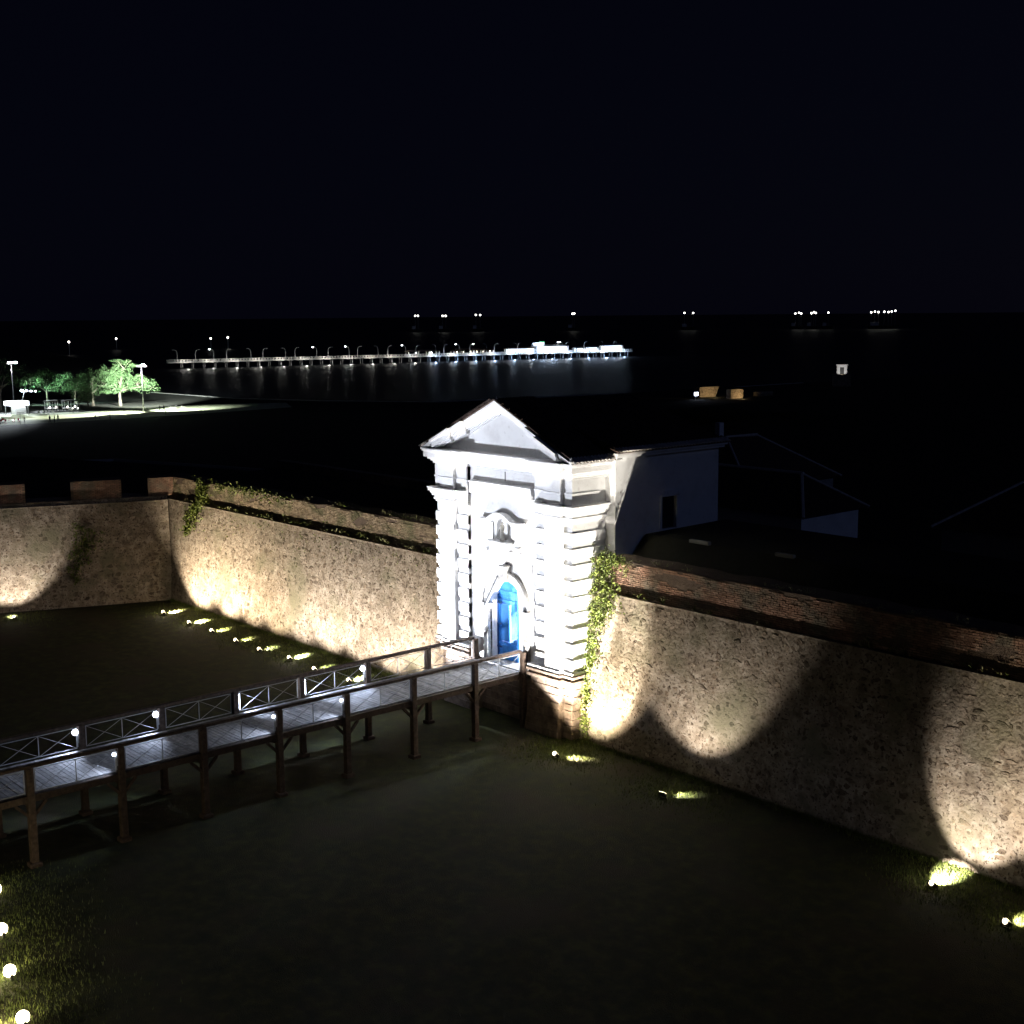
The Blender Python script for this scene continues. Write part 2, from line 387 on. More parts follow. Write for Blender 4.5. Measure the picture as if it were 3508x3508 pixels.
# earth fill of rampart and bastion behind the parapets
fill = MB()
fill.prism([(-2.0, .5), (-2.3, 6.9), (-3.6, 8.15), (-8.6, 8.2), (-11.0, 6.0), (-13, 4.0), (-13, .5)], 0, -60, -4.95)
fill.prism([(-2.0, .5), (-2.3, 6.95), (-3.2, 7.0), (-9, 7.3), (-11.0, 5.5), (-13, 4.0), (-13, .5)], 0, 4.9, 33)
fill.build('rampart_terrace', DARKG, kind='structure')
bf = MB(); pts = [WF(0, 6.1, -2.2), WF(24, 6.1, -2.2), V(75, 22, 0), V(62, -4, 0), V(36, -13, 0)]
bf.prism([(p.x, p.y) for p in pts], 2, .2, 6.2)
bf.build('bastion_terrace', DARKG, kind='structure')
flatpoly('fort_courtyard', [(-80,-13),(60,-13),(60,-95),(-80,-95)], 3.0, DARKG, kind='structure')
# inner dark parapet seen over the left wall
MB().box(5.2, 33, -9.8, -9.2, 7.2, 7.75).build('inner_parapet', STONE_BASE, label='dark low parapet line beyond the left rampart terrace', cat='wall')
# ---------------------------------------------------------------- GATE
gate = empty('fortress_gate', (0, 0, 0)); tag(gate, 'white classical fortress gate with triangular pediment, banded pilasters and blue door', 'gate')
def part(mb, name, m=WHITE, parent=gate, **kw): return mb.build(name, m, parent, **kw)
ZB, ZE = 2.85, 10.66
DC, DW, DS = -.2, 1.12, 4.88       # door axis, half width, springing
def arch_wall(mb, x0, x1, z0, z1, cx, hw, sill, spring, yf, yb):
    mb.box(x0, cx-hw, yb, yf, z0, spring); mb.box(cx+hw, x1, yb, yf, z0, spring)
    if sill > z0: mb.box(cx-hw, cx+hw, yb, yf, z0, sill)
    n = 14
    arc = [(cx+hw*math.cos(math.pi*i/n), spring+hw*math.sin(math.pi*i/n)) for i in range(n+1)]
    mb.prism([(x1, spring), (x1, z1), (cx, z1)] + list(reversed(arc[:n//2+1])), 1, yb, yf)
    mb.prism([(cx, z1), (x0, z1), (x0, spring)] + list(reversed(arc[n//2:])), 1, yb, yf)
# central bay: door zone, niche zone, plain zones (butted)
NX, NW, NS, NSILL = .0, .46, 8.2, 7.65
mb = MB(); arch_wall(mb, -2.17, 2.17, 2.36, 7.0, DC, DW, 2.36, DS, -.2, -1.05)
arch_wall(mb, -2.17, 2.17, 7.0, 9.5, NX, NW, NSILL, NS, -.2, -.40)
mb.box(-2.17, 2.17, -1.9, -.40, 7.0, 9.5); mb.box(-2.17, 2.17, -1.9, -.2, 9.5, ZE)
part(mb, 'central_wall')
# passage behind the door
mb = MB(); mb.box(-2.17, DC-DW-.15, -3.2, -1.05, 2.36, 7.0); mb.box(DC+DW+.15, 2.17, -3.2, -1.05, 2.36, 7.0)
mb.box(DC-DW-.15, DC+DW+.15, -3.2, -1.05, 6.2, 7.0); mb.box(DC-DW-.15, DC+DW+.15, -3.4, -3.2, 2.36, 6.2)
part(mb, 'passage_wall')
part(MB().box(DC-DW-.15, DC+DW+.15, -3.2, .1, 2.1, 2.36), 'threshold', GREYST)
# side zones: (x0, x1, front)
Z3 = [(2.17, 2.9, 0.0), (2.9, 3.85, .16), (3.85, 4.36, 0.0)]
for sx in (1, -1):
    mb = MB()
    for x0, x1, yf in Z3:
        yy = yf-.065 if yf == 0 else yf-.3
        mb.box(sx*x0, sx*(x1-.065 if x1 > 4 else x1), -1.9, yy, ZB, ZE)
    part(mb, 'side_wall')
for sx in (1, -1):
    part(MB().box(sx*2.9, sx*3.85, -.14+.002, .16, ZB, 9.02), 'pilaster', bevel=.012)
    # banded blocks
    z = 9.34
    for k in range(10):
        zt = 9.34-.643*k-.2; zb = zt-.42
        if k == 0: zt = 9.02; zb = 8.93
        if zb < ZB: zb = ZB+.02
        part(MB().box(sx*2.17, sx*2.899, -.3, 0, zb, zt), 'banded_block', bevel=.014)
        part(MB().box(sx*3.851, sx*4.36, -1.9, 0, zb, zt), 'banded_block', bevel=.014)
def steps(name, prof, zones=None, back=-1.9, sides=True, m=WHITE):
    """moulding that follows the breaks of the front; prof = (projection, z0, z1) steps"""
    for sx in (1, -1):
        mb = MB()
        for pr, z0, z1 in prof:
            for x0, x1, yf in (zones or Z3):
                a = x0-(pr if yf > 0 else 0); bb = x1+(pr if (x1 > 4 or yf > 0) else 0)
                if yf == 0 and x1 > 4: a = x0+.16*0
                mb.box(sx*a, sx*bb, back, yf+pr+(.0015 if yf > 0 else 0), z0, z1)
        part(mb, name, m, bevel=.01)
# capitals
steps('capital', [(.06, 9.02, 9.10), (.03, 9.10, 9.20), (.12, 9.20, 9.30), (.17, 9.30, 9.40), (.24, 9.40, 9.52), (.27, 9.52, 9.58)])
# frieze with the same breaks
steps('frieze', [(.0, 9.58, 10.62)], back=-1.5)
steps('architrave_fillet', [(.035, 10.02, 10.09)], back=-1.5)
ALLZ = [(0, 2.17, -.2)] + Z3
def allsteps(name, prof, **kw):
    mb = MB()
    for pr, z0, z1 in prof:
        mb.box(-2.3, 2.3, -1.9, -.2+pr, z0, z1)
        for sx in (1, -1):
            for x0, x1, yf in Z3:
                a = x0-(pr if yf > 0 else 0); bb = x1+(pr if (x1 > 4 or yf > 0) else 0)
                if x0 == 2.17: a = x0-pr*.3
                mb.box(sx*a, sx*bb, -1.9, yf+pr+(.0015 if yf > 0 else 0), z0, z1+(.001 if yf > 0 else 0))
    return part(mb, name, WHITE, bevel=.01, **kw)
allsteps('cornice', [(.07, 10.62, 10.72), (.14, 10.72, 10.80), (.24, 10.80, 10.90), (.36, 10.90, 11.16), (.41, 11.16, 11.22), (.45, 11.22, 11.30)])
# projecting band over the central bay
mb = MB().box(-1.98, 1.96, -.2, .06, 9.55, 10.02); mb.box(-2.0, 1.98, -.2, .10, 10.02, 10.07)
part(mb, 'central_band', bevel=.02)
# pediment: tympanum and raking cornice following the same breaks
APZ, EVX, EVZ = 13.55, 4.82, 11.30
sl = (APZ-EVZ)/EVX
def rake_piece(mb, xa, xb, yf, pr, dz0, dz1):
    """strip below the roof line between xa<xb (same side), dz measured down from the roof line"""
    def zl(x): return APZ-sl*abs(x)
    pts = []
    xs = (xa, xb)
    for x in xs: pts.append((x, max(zl(x)-dz0, 11.302)))
    for x in reversed(xs): pts.append((x, max(zl(x)-dz1, 11.302)))
    mb.prism(pts, 1, -1.7, yf+pr)
part(MB().prism([(-4.30, 11.302), (4.30, 11.302), (0, 11.302+4.30*sl)], 1, -1.8, -.22), 'tympanum')
mb = MB()
for sx in (1, -1):
    for x0, x1, yf in [(0, 2.17, -.2), (2.17, 2.9, 0), (2.9, 3.85, .16), (3.85, 4.82, 0)]:
        for pr, d0, d1 in ((.44, 0, .12), (.38, .12, .17), (.33, .17, .36), (.20, .36, .44), (.10, .44, .56)):
            xa, xb = x0, x1
            if yf > 0: xa -= pr*.35; xb += pr*.35
            if x0 == 2.17: xa -= .12
            if sx < 0: xa, xb = -xb, -xa
            rake_piece(mb, xa, xb, yf+(.001 if yf > 0 else 0), pr, d0+(.001 if yf > 0 else 0), d1)
part(mb, 'raking_cornice')
part(MB().lathe([(.02, 13.5), (.06, 13.56), (.045, 13.62), (.015, 13.68), (.0, 13.72)], (0, .12, 0), 8), 'finial')
part(MB().lathe([(.03, 11.28), (.10, 11.33), (.10, 11.40), (.06, 11.46), (.02, 11.55)], (-4.72, .38, 0), 8), 'corner_finial')
# drain slots
for x, z0, z1, y in ((-.14, 10.18, 10.58, -.195), (-1.80, 6.44, 6.86, -.195), (1.62, 6.44, 6.80, -.195)):
    part(MB().box(x-.022, x+.022, y-.02, y+.006, z0, z1), 'slit', DKMETAL)
# niche
mb = MB()
hood = []
n = 24
for i in range(n+1):
    t = i/n; x = 1.38-2.76*t
    z = 8.55 + .32*(max(0, math.cos(min(1, abs(x-.02)/.80)*math.pi/2)))**1.1
    hood.append((x, z))
mb.prism(hood + [(x, z-.10) for x, z in reversed(hood)], 1, -.2, .13)
mb.prism([(x, z-.10) for x, z in hood] + [(x*.97, z-.17) for x, z in reversed(hood)], 1, -.2, .04)
part(mb, 'niche_hood', bevel=.01)
for sx in (1, -1): part(MB().box(sx*.62, sx*1.02, -.2, -.13, 7.46, 8.38), 'niche_frame')
part(MB().box(-.68, .68, -.3, .16, 7.55, 7.65), 'niche_ledge', bevel=.015)
for sx in (1, -1): part(MB().box(sx*.74, sx*1.10, -.2, -.04, 7.38, 7.46), 'niche_side_ledge')
mb = MB(); mb.prism([(-.24, 6.72), (.22, 6.72), (.54, 7.55), (-.56, 7.55)], 1, -.2, -.02)
part(mb, 'niche_corbel', bevel=.02)
for x in (.50, 1.08, -.5, -1.08): part(MB().box(x-.07, x+.07, -.2, -.08, 7.10, 7.24), 'niche_drop')
# statue standing on the niche ledge
st = empty('statue', (0, -.12, 7.65)); tag(st, 'small grey robed statue standing in the niche above the blue door', 'statue')
mb = MB()
prof = [(.12, .0), (.12, .06), (.085, .09), (.095, .2), (.085, .38), (.10, .5), (.115, .6), (.09, .66), (.04, .69), (.035, .71)]
mb.lathe(prof, (0, -.12, 7.65), 10)
mb.tube([(.10, -.12, 8.24), (.13, -.07, 8.08), (.04, -.03, 8.06)], [.035, .03, .025]); mb.tube([(-.10, -.12, 8.24), (-.13, -.07, 8.08), (-.03, -.03, 8.09)], [.035, .03, .025])
mb.build('robe', STATUE, st, smooth=True)
MB().ball((0, -.12, 8.40), .062, 8, 6, (1, 1, 1.15)).build('head', STATUE, st, smooth=True)
# door surround of grey stones
NA = 9
def vous(a0, a1, ri, ro, yb, yf):
    pts = [(DC+r_*math.cos(a), DS+r_*math.sin(a)) for r_, a in ((ri, a0), (ro, a0), (ro, (a0+a1)/2), (ro, a1), (ri, a1), (ri, (a0+a1)/2))]
    return MB().prism(pts, 1, yb, yf)
for i in range(NA*2+1):
    a0 = math.pi*i/(NA*2+1); a1 = math.pi*(i+1)/(NA*2+1)
    if i == NA:
        part(MB().prism([(DC-.14, 5.98), (DC+.14, 5.98), (DC+.24, 6.66), (DC-.24, 6.66)], 1, -.3, .16), 'keystone', GREYST, bevel=.02); continue
    part(vous(a0+.004, a1-.004, DW, DW+.30, -.3, -.06), 'arch_stone', GREYST, bevel=.01)
n = 26
arc = [(DC+(DW+.30)*math.cos(math.pi*i/n), DS+(DW+.30)*math.sin(math.pi*i/n)) for i in range(n+1)]
arc2 = [(DC+(DW+.36)*math.cos(math.pi*i/n), DS+(DW+.36)*math.sin(math.pi*i/n)) for i in range(n+1)]
mb = MB()
for i in range(n): mb.prism([arc[i], arc2[i], arc2[i+1], arc[i+1]], 1, -.22, -.02)
part(mb, 'arch_moulding', GREYST)
for sx in (1, -1):
    part(MB().box(DC+sx*(DW-.10), DC+sx*(DW+.40), -.3, .04, 4.60, 4.88), 'impost', GREYST, bevel=.015)
    z = 2.36
    for h in (.42, .40, .46, .44, .52):
        part(MB().box(DC+sx*DW, DC+sx*(DW+.32), -.3, -.06, z+.004, min(z+h, 4.60)-.004), 'jamb_stone', GREYST, bevel=.012); z += h
# blue door leaf closed on the left half, ajar to a lit passage
leaf = empty('door_leaf', (0, 0, 0)); leaf.parent = gate
def top_at(x): return DS+math.sqrt(max(.0, (DW-.01)**2-(x-DC)**2))
x0, x1 = DC+DW-.01, -.36
nb = 9
for i in range(nb):
    a = x0+(x1-x0)*i/nb; b_ = x0+(x1-x0)*(i+1)/nb
    zt0, zt1 = top_at(a), top_at(b_)
    if .05 < (a+b_)/2 < .8:      # wicket zone is cut out
        MB().prism([(a, 4.80), (b_+.006, 4.80), (b_+.006, zt1), (a, zt0)], 1, -.72, -.62).build('door_board', BLUE, leaf)
        MB().box(a, b_+.006, -.72, -.62, 2.38, 3.14).build('door_board', BLUE, leaf)
    else:
        MB().prism([(a, 2.38), (b_+.006, 2.38), (b_+.006, zt1), (a, zt0)], 1, -.72, -.62).build('door_board', BLUE, leaf)
MB().box(.215, .80, -.71, -.64, 3.165, 4.78).build('wicket', BLUE, leaf)
for z in (2.55, 3.05, 4.95, 5.35): MB().box(x1+.03, x0-.03, -.62, -.595, z-.045, z+.045).build('door_rail', BLUE, leaf)
MB().box(x0-.07, x0+.0, -.76, -.58, 2.38, 5.2).build('door_edge', BLUEDK, leaf)
for z in (2.9, 3.9, 4.8): MB().box(x0-.30, x0+.02, -.60, -.57, z-.035, z+.035).build('hinge', BLUEDK, leaf)
mb = MB()
for r_ in range(6):
    for k in range(10): mb.ball((x0-.1-.11*k, -.615, 4.98+.1*r_ if r_ < 3 else 2.5+.09*(r_-3)), .012, 5, 3)
mb.build('door_studs', BLUEDK, leaf, kind='stuff')
point('passage_light', gate, (-.55, -1.45, 5.4), 1800, (.86, .92, 1), .1)
part(MB().lathe([(.03, 5.35), (.11, 5.38), (.12, 5.5), (.05, 5.55), (.02, 6.2)], (-.55, -1.45, .18), 8), 'passage_lantern', E_COOL)
# plinth mouldings and stone pier bases
def plinth(name, prof, m):
    for sx in (1, -1):
        mb = MB()
        for pr, z0, z1 in prof:
            mb.box(sx*(1.95-pr*.5), sx*(3.72+pr), -1.2, .10+pr, z0, z1); mb.box(sx*(3.5), sx*(4.30+pr), -1.2, -.06+pr, z0+.001, z1-.001)
        part(mb, name, m, bevel=.02)
plinth('plinth_white', [(.12, 2.72, 2.85)], WHITE)
plinth('plinth_moulding', [(.17, 2.60, 2.72), (.07, 2.50, 2.60), (.15, 2.36, 2.50)], ASHLAR)
for sx in (1, -1):
    # battered pier core
    mb = MB(); q = []
    for z, e, f in ((-.2, .22, .18), (2.36, 0, 0)):
        q += [(sx*(1.95-f*1.6), .02+e, z), (sx*3.70, .02+e, z), (sx*3.70, -1.2, z), (sx*(1.95-f*1.6), -1.2, z)]
    mb.add(q, [(0,1,2,3),(4,5,6,7),(0,1,5,4),(1,2,6,5),(2,3,7,6),(3,0,4,7)])
    part(mb, 'pier_core', ASHLAR); 
    rr = random.Random(9+sx); z = .02
    while z < 2.3:
        h = min(rr.uniform(.26, .36), 2.34-z); x = 1.72+.1*z; e = .22*(1-(z+h/2)/2.4)
        while x < 3.70:
            w = min(rr.uniform(.32, .6), 3.70-x)
            if 3.70-(x+w) < .15: w = 3.70-x
            part(MB().box(sx*(x+.008), sx*(x+w-.008), -.3, .025+e+rr.uniform(.0, .035), z+.008, z+h-.008), 'ashlar_block', ASHLAR, bevel=.012); x += w
        y = -.02
        part(MB().box(sx*3.6, sx*(3.71+rr.uniform(.01, .03)), -.9, -.0, z+.008, z+h-.008), 'ashlar_block', ASHLAR, bevel=.012)
        part(MB().box(sx*3.74, sx*(4.22+rr.uniform(.0, .03)), -1.0, -.18+e*.5+rr.uniform(0, .03), z+.008, z+h-.008), 'ashlar_block', ASHLAR, bevel=.012)
        z += h
    part(MB().box(sx*3.7, sx*4.2, -1.2, -.22, -.2, 2.36), 'corner_core', ASHLAR)
mb = MB().box(-1.95, 1.95, -1.3, -.42, -.2, 2.10); part(mb, 'abutment_wall', STONE_BASE)
rr = random.Random(4); z = .02
while z < 2.0:
    h = min(rr.uniform(.24, .36), 2.08-z); x = -1.9
    while x < 1.88:
        w = min(rr.uniform(.3, .6), 1.9-x); part(MB().box(x+.01, x+w-.01, -.6, -.40+rr.uniform(0, .04), z+.01, z+h-.01), 'ashlar_block', ASHLAR, bevel=.012); x += w
    z += h
# ---------------------------------------------------------------- roofs
def tile_half(L_, r_, mat_):
    mb = MB(); n = 6
    for y in (0, L_):
        rr_ = r_*(1.0 if y == 0 else .82)
        for i in range(n+1):
            t = math.pi*i/n; mb.v.append(V(rr_*math.cos(t), y, rr_*math.sin(t)))
    mb.v += [V(r_*.75*math.cos(math.pi*i/n), 0, r_*.75*math.sin(math.pi*i/n)) for i in range(n+1)]
    for i in range(n): mb.f.append((i, i+1, n+2+i, n+1+i)); mb.f.append((i, i+1, 2*n+3+i, 2*n+2+i))
    return mb
# ---- gate roof (narrow, its side slopes run down to the sides)
gr = empty('roof', (0, 0, 0)); gr.parent = gate
mb = MB(); mb.prism([(-4.86, 11.31), (0, APZ+.02), (4.86, 11.31), (4.86, 11.36), (0, APZ+.07), (-4.86, 11.36)], 1, -1.95, .30); mb.build('roof_deck', TILE, gr)
tm = tile_half(.42, .085, TILE); tme = tm.mesh('roof_tile', TILE); tml = tm.mesh('roof_tile', WTILE)
ang = math.atan(sl)
for sx in (-1, 1):
    for j in range(12):
        y = .32-.19*j
        nrow = 12
        for i in range(nrow):
            x = 4.98-.40*i; z = 11.36+(4.86-x)*sl+.02
            if y < -.1 and False: break
            o = bpy.data.objects.new('roof_tile', tml if (i == 0) else tme); C.objects.link(o); o.parent = gr
            d = V(-sx*math.cos(ang), 0, math.sin(ang)); s_ = V(0, 1, 0); u_ = d.cross(s_) if sx < 0 else s_.cross(d)
            if u_.z < 0: u_ = -u_
            m3 = Matrix((s_, d, u_)).transposed().to_4x4(); m3.translation = V(sx*x, y, z)*K; o.matrix_local = m3
# ---- long gatehouse behind
gh = empty('gatehouse', (0, -2, 0)); tag(gh, 'long dim white gatehouse behind the gate with tiled eaves and an arched side door', 'building')
EX, EZ = 4.95, 11.60
APH = 13.1
mb = MB()
mb.box(-4.85, 4.85, -2.3, -1.9, 2.4, 11.3)
DYa, DYb = -5.5, -4.62
mb.box(-4.85, -4.5, DYb, -2.3, 5.0, EZ-.1); mb.box(-4.85, -4.5, -7.85, DYa, 5.0, EZ-.1); mb.box(-4.85, -4.5, DYa, DYb, 9.55, EZ-.1); mb.box(-4.85, -4.5, DYa, DYb, 5.0, 8.2)
arcp = [((DYa+DYb)/2+.44*math.cos(math.pi*i/10), 9.55+.22*math.sin(math.pi*i/10)) for i in range(11)]
mb.box(4.5, 4.85, -7.85, -2.3, 5.0, EZ-.1); mb.box(-4.85, 4.85, -8.2, -7.85, 5.0, EZ-.1)
mb.prism([(-4.85, EZ-.1), (4.85, EZ-.1), (0, APH-.15)], 1, -2.3, -2.0); mb.prism([(-4.85, EZ-.1), (4.85, EZ-.1), (0, APH-.15)], 1, -8.2, -7.9)
mb.build('wall', WHITE, gh)
MB().box(-4.72, -4.62, DYa, DYb, 8.2, 9.55).build('door', DKMETAL, gh)
mb = MB().box(-4.90, -4.85, DYa-.12, DYa, 8.2, 9.62); mb.box(-4.90, -4.85, DYb, DYb+.12, 8.2, 9.62); mb.prism([(DYa-.12, 9.55), (DYb+.12, 9.55), ((DYa+DYb)/2+.3, 9.80), ((DYa+DYb)/2-.3, 9.80)], 0, -4.90, -4.85)
mb.build('door_frame', WHITE, gh)
for sx in (1, -1):
    MB().box(sx*4.85, sx*5.10, -8.3, -1.75, EZ-.22, EZ-.10).build('eave_moulding', WHITE, gh)
    MB().box(sx*4.6, sx*5.22, -8.35, -1.70, EZ-.10, EZ-.02).build('eave_moulding', WHITE, gh)
sg = (APH-EZ)/5.3
mb = MB().prism([(-5.3, EZ), (0, APH), (5.3, EZ), (5.3, EZ+.05), (0, APH+.06), (-5.3, EZ+.05)], 1, -8.45, -1.65); mb.build('roof', TILE, gh)
ag = math.atan(sg); q = 0
for j in range(35):
    y = -1.75-.19*j; x = 5.42; z = EZ+.04
    o = bpy.data.objects.new('eave_tile', tml); C.objects.link(o); o.parent = gh
    d = V(math.cos(ag), 0, math.sin(ag)); s_ = V(0, 1, 0); u_ = d.cross(s_)
    if u_.z < 0: u_ = -u_
    m3 = Matrix((s_, d, u_)).transposed().to_4x4(); m3.translation = V(-x, y+2, z)*K; o.matrix_local = m3
rest = MB()
for j in range(35):
    for i in range(1, 14):
        x = 5.42-.40*i; z = EZ+.06+(5.42-x)*sg; d = V(math.cos(ag), 0, math.sin(ag)); s_ = V(0, 1, 0); u_ = d.cross(s_); u_ = -u_ if u_.z < 0 else u_
        m4 = Matrix((s_, d, u_)).transposed().to_4x4(); m4.translation = V(-x, -1.75-.19*j, z); rest.add(tm.v, tm.f, m4)
rest.build('roof_tiles', TILE, gh, kind='stuff', fix=False)
MB().box(-4.95, -4.70, -8.40, -8.12, 11.6, 12.4).build('chimney', WHITE, gh)
# ---- other dark barracks
def hip_house(name, x0, x1, y0, y1, z0, ze, zr, label, inset=2.0, along='x'):
    r_ = empty(name, ((x0+x1)/2, (y0+y1)/2, z0)); tag(r_, label, 'building', 'dark barracks inside the fortress')
    MB().box(x0, x1, y0, y1, z0, ze).build('wall', WHITE if z0 == 3.0 and x1 == 9.0 else CONC, r_)
    e = .35; X0, X1, Y0, Y1 = x0-e, x1+e, y0-e, y1+e
    if along == 'x': a, b_ = (X0+inset, (Y0+Y1)/2, zr), (X1-inset, (Y0+Y1)/2, zr)
    else: a, b_ = ((X0+X1)/2, Y0+inset, zr), ((X0+X1)/2, Y1-inset, zr)
    vs = [(X0, Y0, ze), (X1, Y0, ze), (X1, Y1, ze), (X0, Y1, ze), a, b_]
    fs = [(0,1,2,3)] + ([(0,1,5,4),(1,2,5),(2,3,4,5),(3,0,4)] if along == 'x' else [(0,1,4),(1,2,5,4),(2,3,5),(3,0,4,5)])
    MB().add(vs, fs).build('roof', TILE, r_)
    mb = MB()
    cs = [vs[0], vs[1], vs[2], vs[3]]
    mb.tube([V(*a)-V(.1, 0, 0), V(*b_)+V(.1, 0, 0)], .10, 6)
    hips = ((0, a), (3, a), (1, b_), (2, b_)) if along == 'x' else ((0, a), (1, a), (2, b_), (3, b_))
    for i, p in hips: mb.tube([V(*cs[i]), V(*p)], .08, 6)
    mb.build('ridge_tiles', WTILE, r_)
    for k in range(3):
        t = (k+.5)/3
        if along == 'x': MB().box(x0+(x1-x0)*t-.5, x0+(x1-x0)*t+.5, y1, y1+.04, z0+1, z0+2.4).build('window', DKMETAL, r_)
        else: MB().box(x0-.04, x0, y0+(y1-y0)*t-.5, y0+(y1-y0)*t+.5, z0+1, z0+2.4).build('window', DKMETAL, r_)
    return r_
hip_house('barracks', -6.0, 9.0, -17.0, -12.6, 3.0, 8.0, 9.6, 'dark tile roofed barracks whose white side shows as a pale wedge right of the gatehouse', along='x')
hip_house('barracks', -22.0, -8.6, -27.0, -20.0, 3.0, 7.0, 9.3, 'dark hip roofed barracks at the right edge behind the rampart', along='x', inset=3)
hip_house('barracks', 4.5, 12.0, -30.0, -22.0, 3.0, 7.4, 9.8, 'dark hip roofed barracks just behind the dim white gatehouse', along='y', inset=3)
for x, y, z, l, w in ((-7.9, -3.5, 8.17, 'small pale stone slab on the dark rampart grass near the gatehouse', .5), (-11.9, -3.6, 8.17, 'small pale stone slab further right on the dark rampart grass', .42)):
    MB().box(x-w, x+w, y-.09, y+.09, z-.05, z+.09).build('stone_slab', CONC, bevel=.02, label=l, cat='slab')
# ================================================================ FOOTBRIDGE
br = empty('footbridge', (0, 0, 0)); tag(br, 'long timber footbridge with white crossed railings leading across the lawn to the gate', 'footbridge')
BX0, BX1, DZ, RT = -1.42, 1.46, 2.36, 3.21
YS = [.14, 2.72, 5.80, 8.90, 11.78, 14.75, 17.72, 20.7, 23.7, 26.7]
y = .24; rp = random.Random(3); BEND = 26.7
while y < BEND:
    w = .155; MB().box(BX0+rp.uniform(0, .02), BX1-rp.uniform(0, .02), y, y+w-.012, DZ-.05, DZ+rp.uniform(0, .008)).build('deck_plank', PLANK, br); y += w
for X in (BX0-.07, BX1+.07, 0):
    for a, b_ in zip(YS[:-1], YS[1:]):
        MB().box(X-.07, X+.07, a+.003, b_-.003, DZ-.27, DZ-.052).build('deck_beam', WOOD, br)
for si, X in ((-1, BX0-.11), (1, BX1+.11)):
    for i, y in enumerate(YS):
        MB().box(X-.11, X+.11, y-.11, y+.11, -.1, RT-.002).build('post', WOOD, br, bevel=.012)
        if i > 0:
            MB().box(X-.19, X+.19, y-.19, y+.19, -.1, .14).build('post_footing', WOOD, br, bevel=.03)
            MB().bar((X, y-.5, DZ-.28), (X, y-.05, DZ-.75), .09).build('knee_brace', WOOD, br)
            MB().bar((X, y+.5, DZ-.28), (X, y+.05, DZ-.75), .09).build('knee_brace', WOOD, br)
    for a, b_ in zip(YS[:-1], YS[1:]):
        MB().box(X-.10, X+.10, a+(.11 if a < 1 else 0)+.002, b_-.002, RT, RT+.11).build('handrail', WOOD, br, bevel=.012)
        p = empty('railing_panel', (X, (a+b_)/2, DZ)); p.parent = br
        y0, y1, z0, z1 = a+.16, b_-.16, DZ+.04, RT-.06; t = .024
        MB().box(X-t/2, X+t/2, y0, y1, z0, z0+t).build('rail_bar', STEEL, p); MB().box(X-t/2, X+t/2, y0, y1, z1-t, z1).build('rail_bar', STEEL, p)
        MB().box(X-t/2, X+t/2, y0, y0+t, z0+t, z1-t).build('rail_bar', STEEL, p); MB().box(X-t/2, X+t/2, y1-t, y1, z0+t, z1-t).build('rail_bar', STEEL, p)
        ym = (y0+y1)/2; MB().box(X-t/2, X+t/2, ym-t/2, ym+t/2, z0+t, z1-t).build('rail_bar', STEEL, p)
        for (ya, yb) in ((y0+t, ym-t/2), (ym+t/2, y1-t)):
            MB().bar((X+.004, ya, z0+t), (X+.004, yb, z1-t), .014).build('cross_bar', STEEL, p); MB().bar((X-.018, ya, z1-t), (X-.016, yb, z0+t), .014).build('cross_bar', STEEL, p)
for i, y in enumerate(YS[1:]):
    MB().bar((BX0, y, DZ-.36), (BX1, y, DZ-.36), .14, .16).build('cross_beam', WOOD, br)
# lamps on the posts
def post_lamp(X, y, side, lab, pw, ball=True, dn=-1):
    r_ = empty('post_lamp', (X, y+dn*.13, 2.95)); tag(r_, lab, 'lamp', 'white lamps on the footbridge posts')
    MB().box(X-.05, X+.05, y+dn*.14, y+dn*.112, 2.60, 3.08).build('back_plate', GALV, r_)
    if ball: MB().ball((X, y+dn*.21, 2.99), .11 if side > 0 else .06, 8, 6).build('globe', E_COOL, r_); MB().tube([(X, y+dn*.15, 2.45), (X, y+dn*.15, 2.88)], .03, 6).build('stem', GALV, r_)
    else: MB().box(X-.03, X+.03, y+dn*.185, y+dn*.142, 2.48, 3.06).build('tube', E_COOL, r_)
    spot('light', r_, (X, y+dn*.34, 2.95), (X-side*.45, y+dn*1.15, 2.2), pw, (.60, .72, 1), 112, .5, .05)
XF, XN = BX1+.11, BX0-.11
names = ['closest to the gate', 'second from the gate', 'third from the gate', 'fourth from the gate', 'fifth from the gate', 'sixth from the gate', 'seventh from the gate', 'eighth from the gate']
for k, i in enumerate((2, 3, 4, 5, 6)):
    post_lamp(XF, YS[i], 1, 'white lamp on the far side bridge post, %s' % names[k], (700, 620, 560, 480, 480)[k], ball=i not in (3, 4), dn=-1 if i in (3, 4) else 1)
for k, i in enumerate((3, 4, 6)):
    post_lamp(XN, YS[i], -1, 'small white lamp on the near side bridge post, %s' % names[k], 160, dn=1)
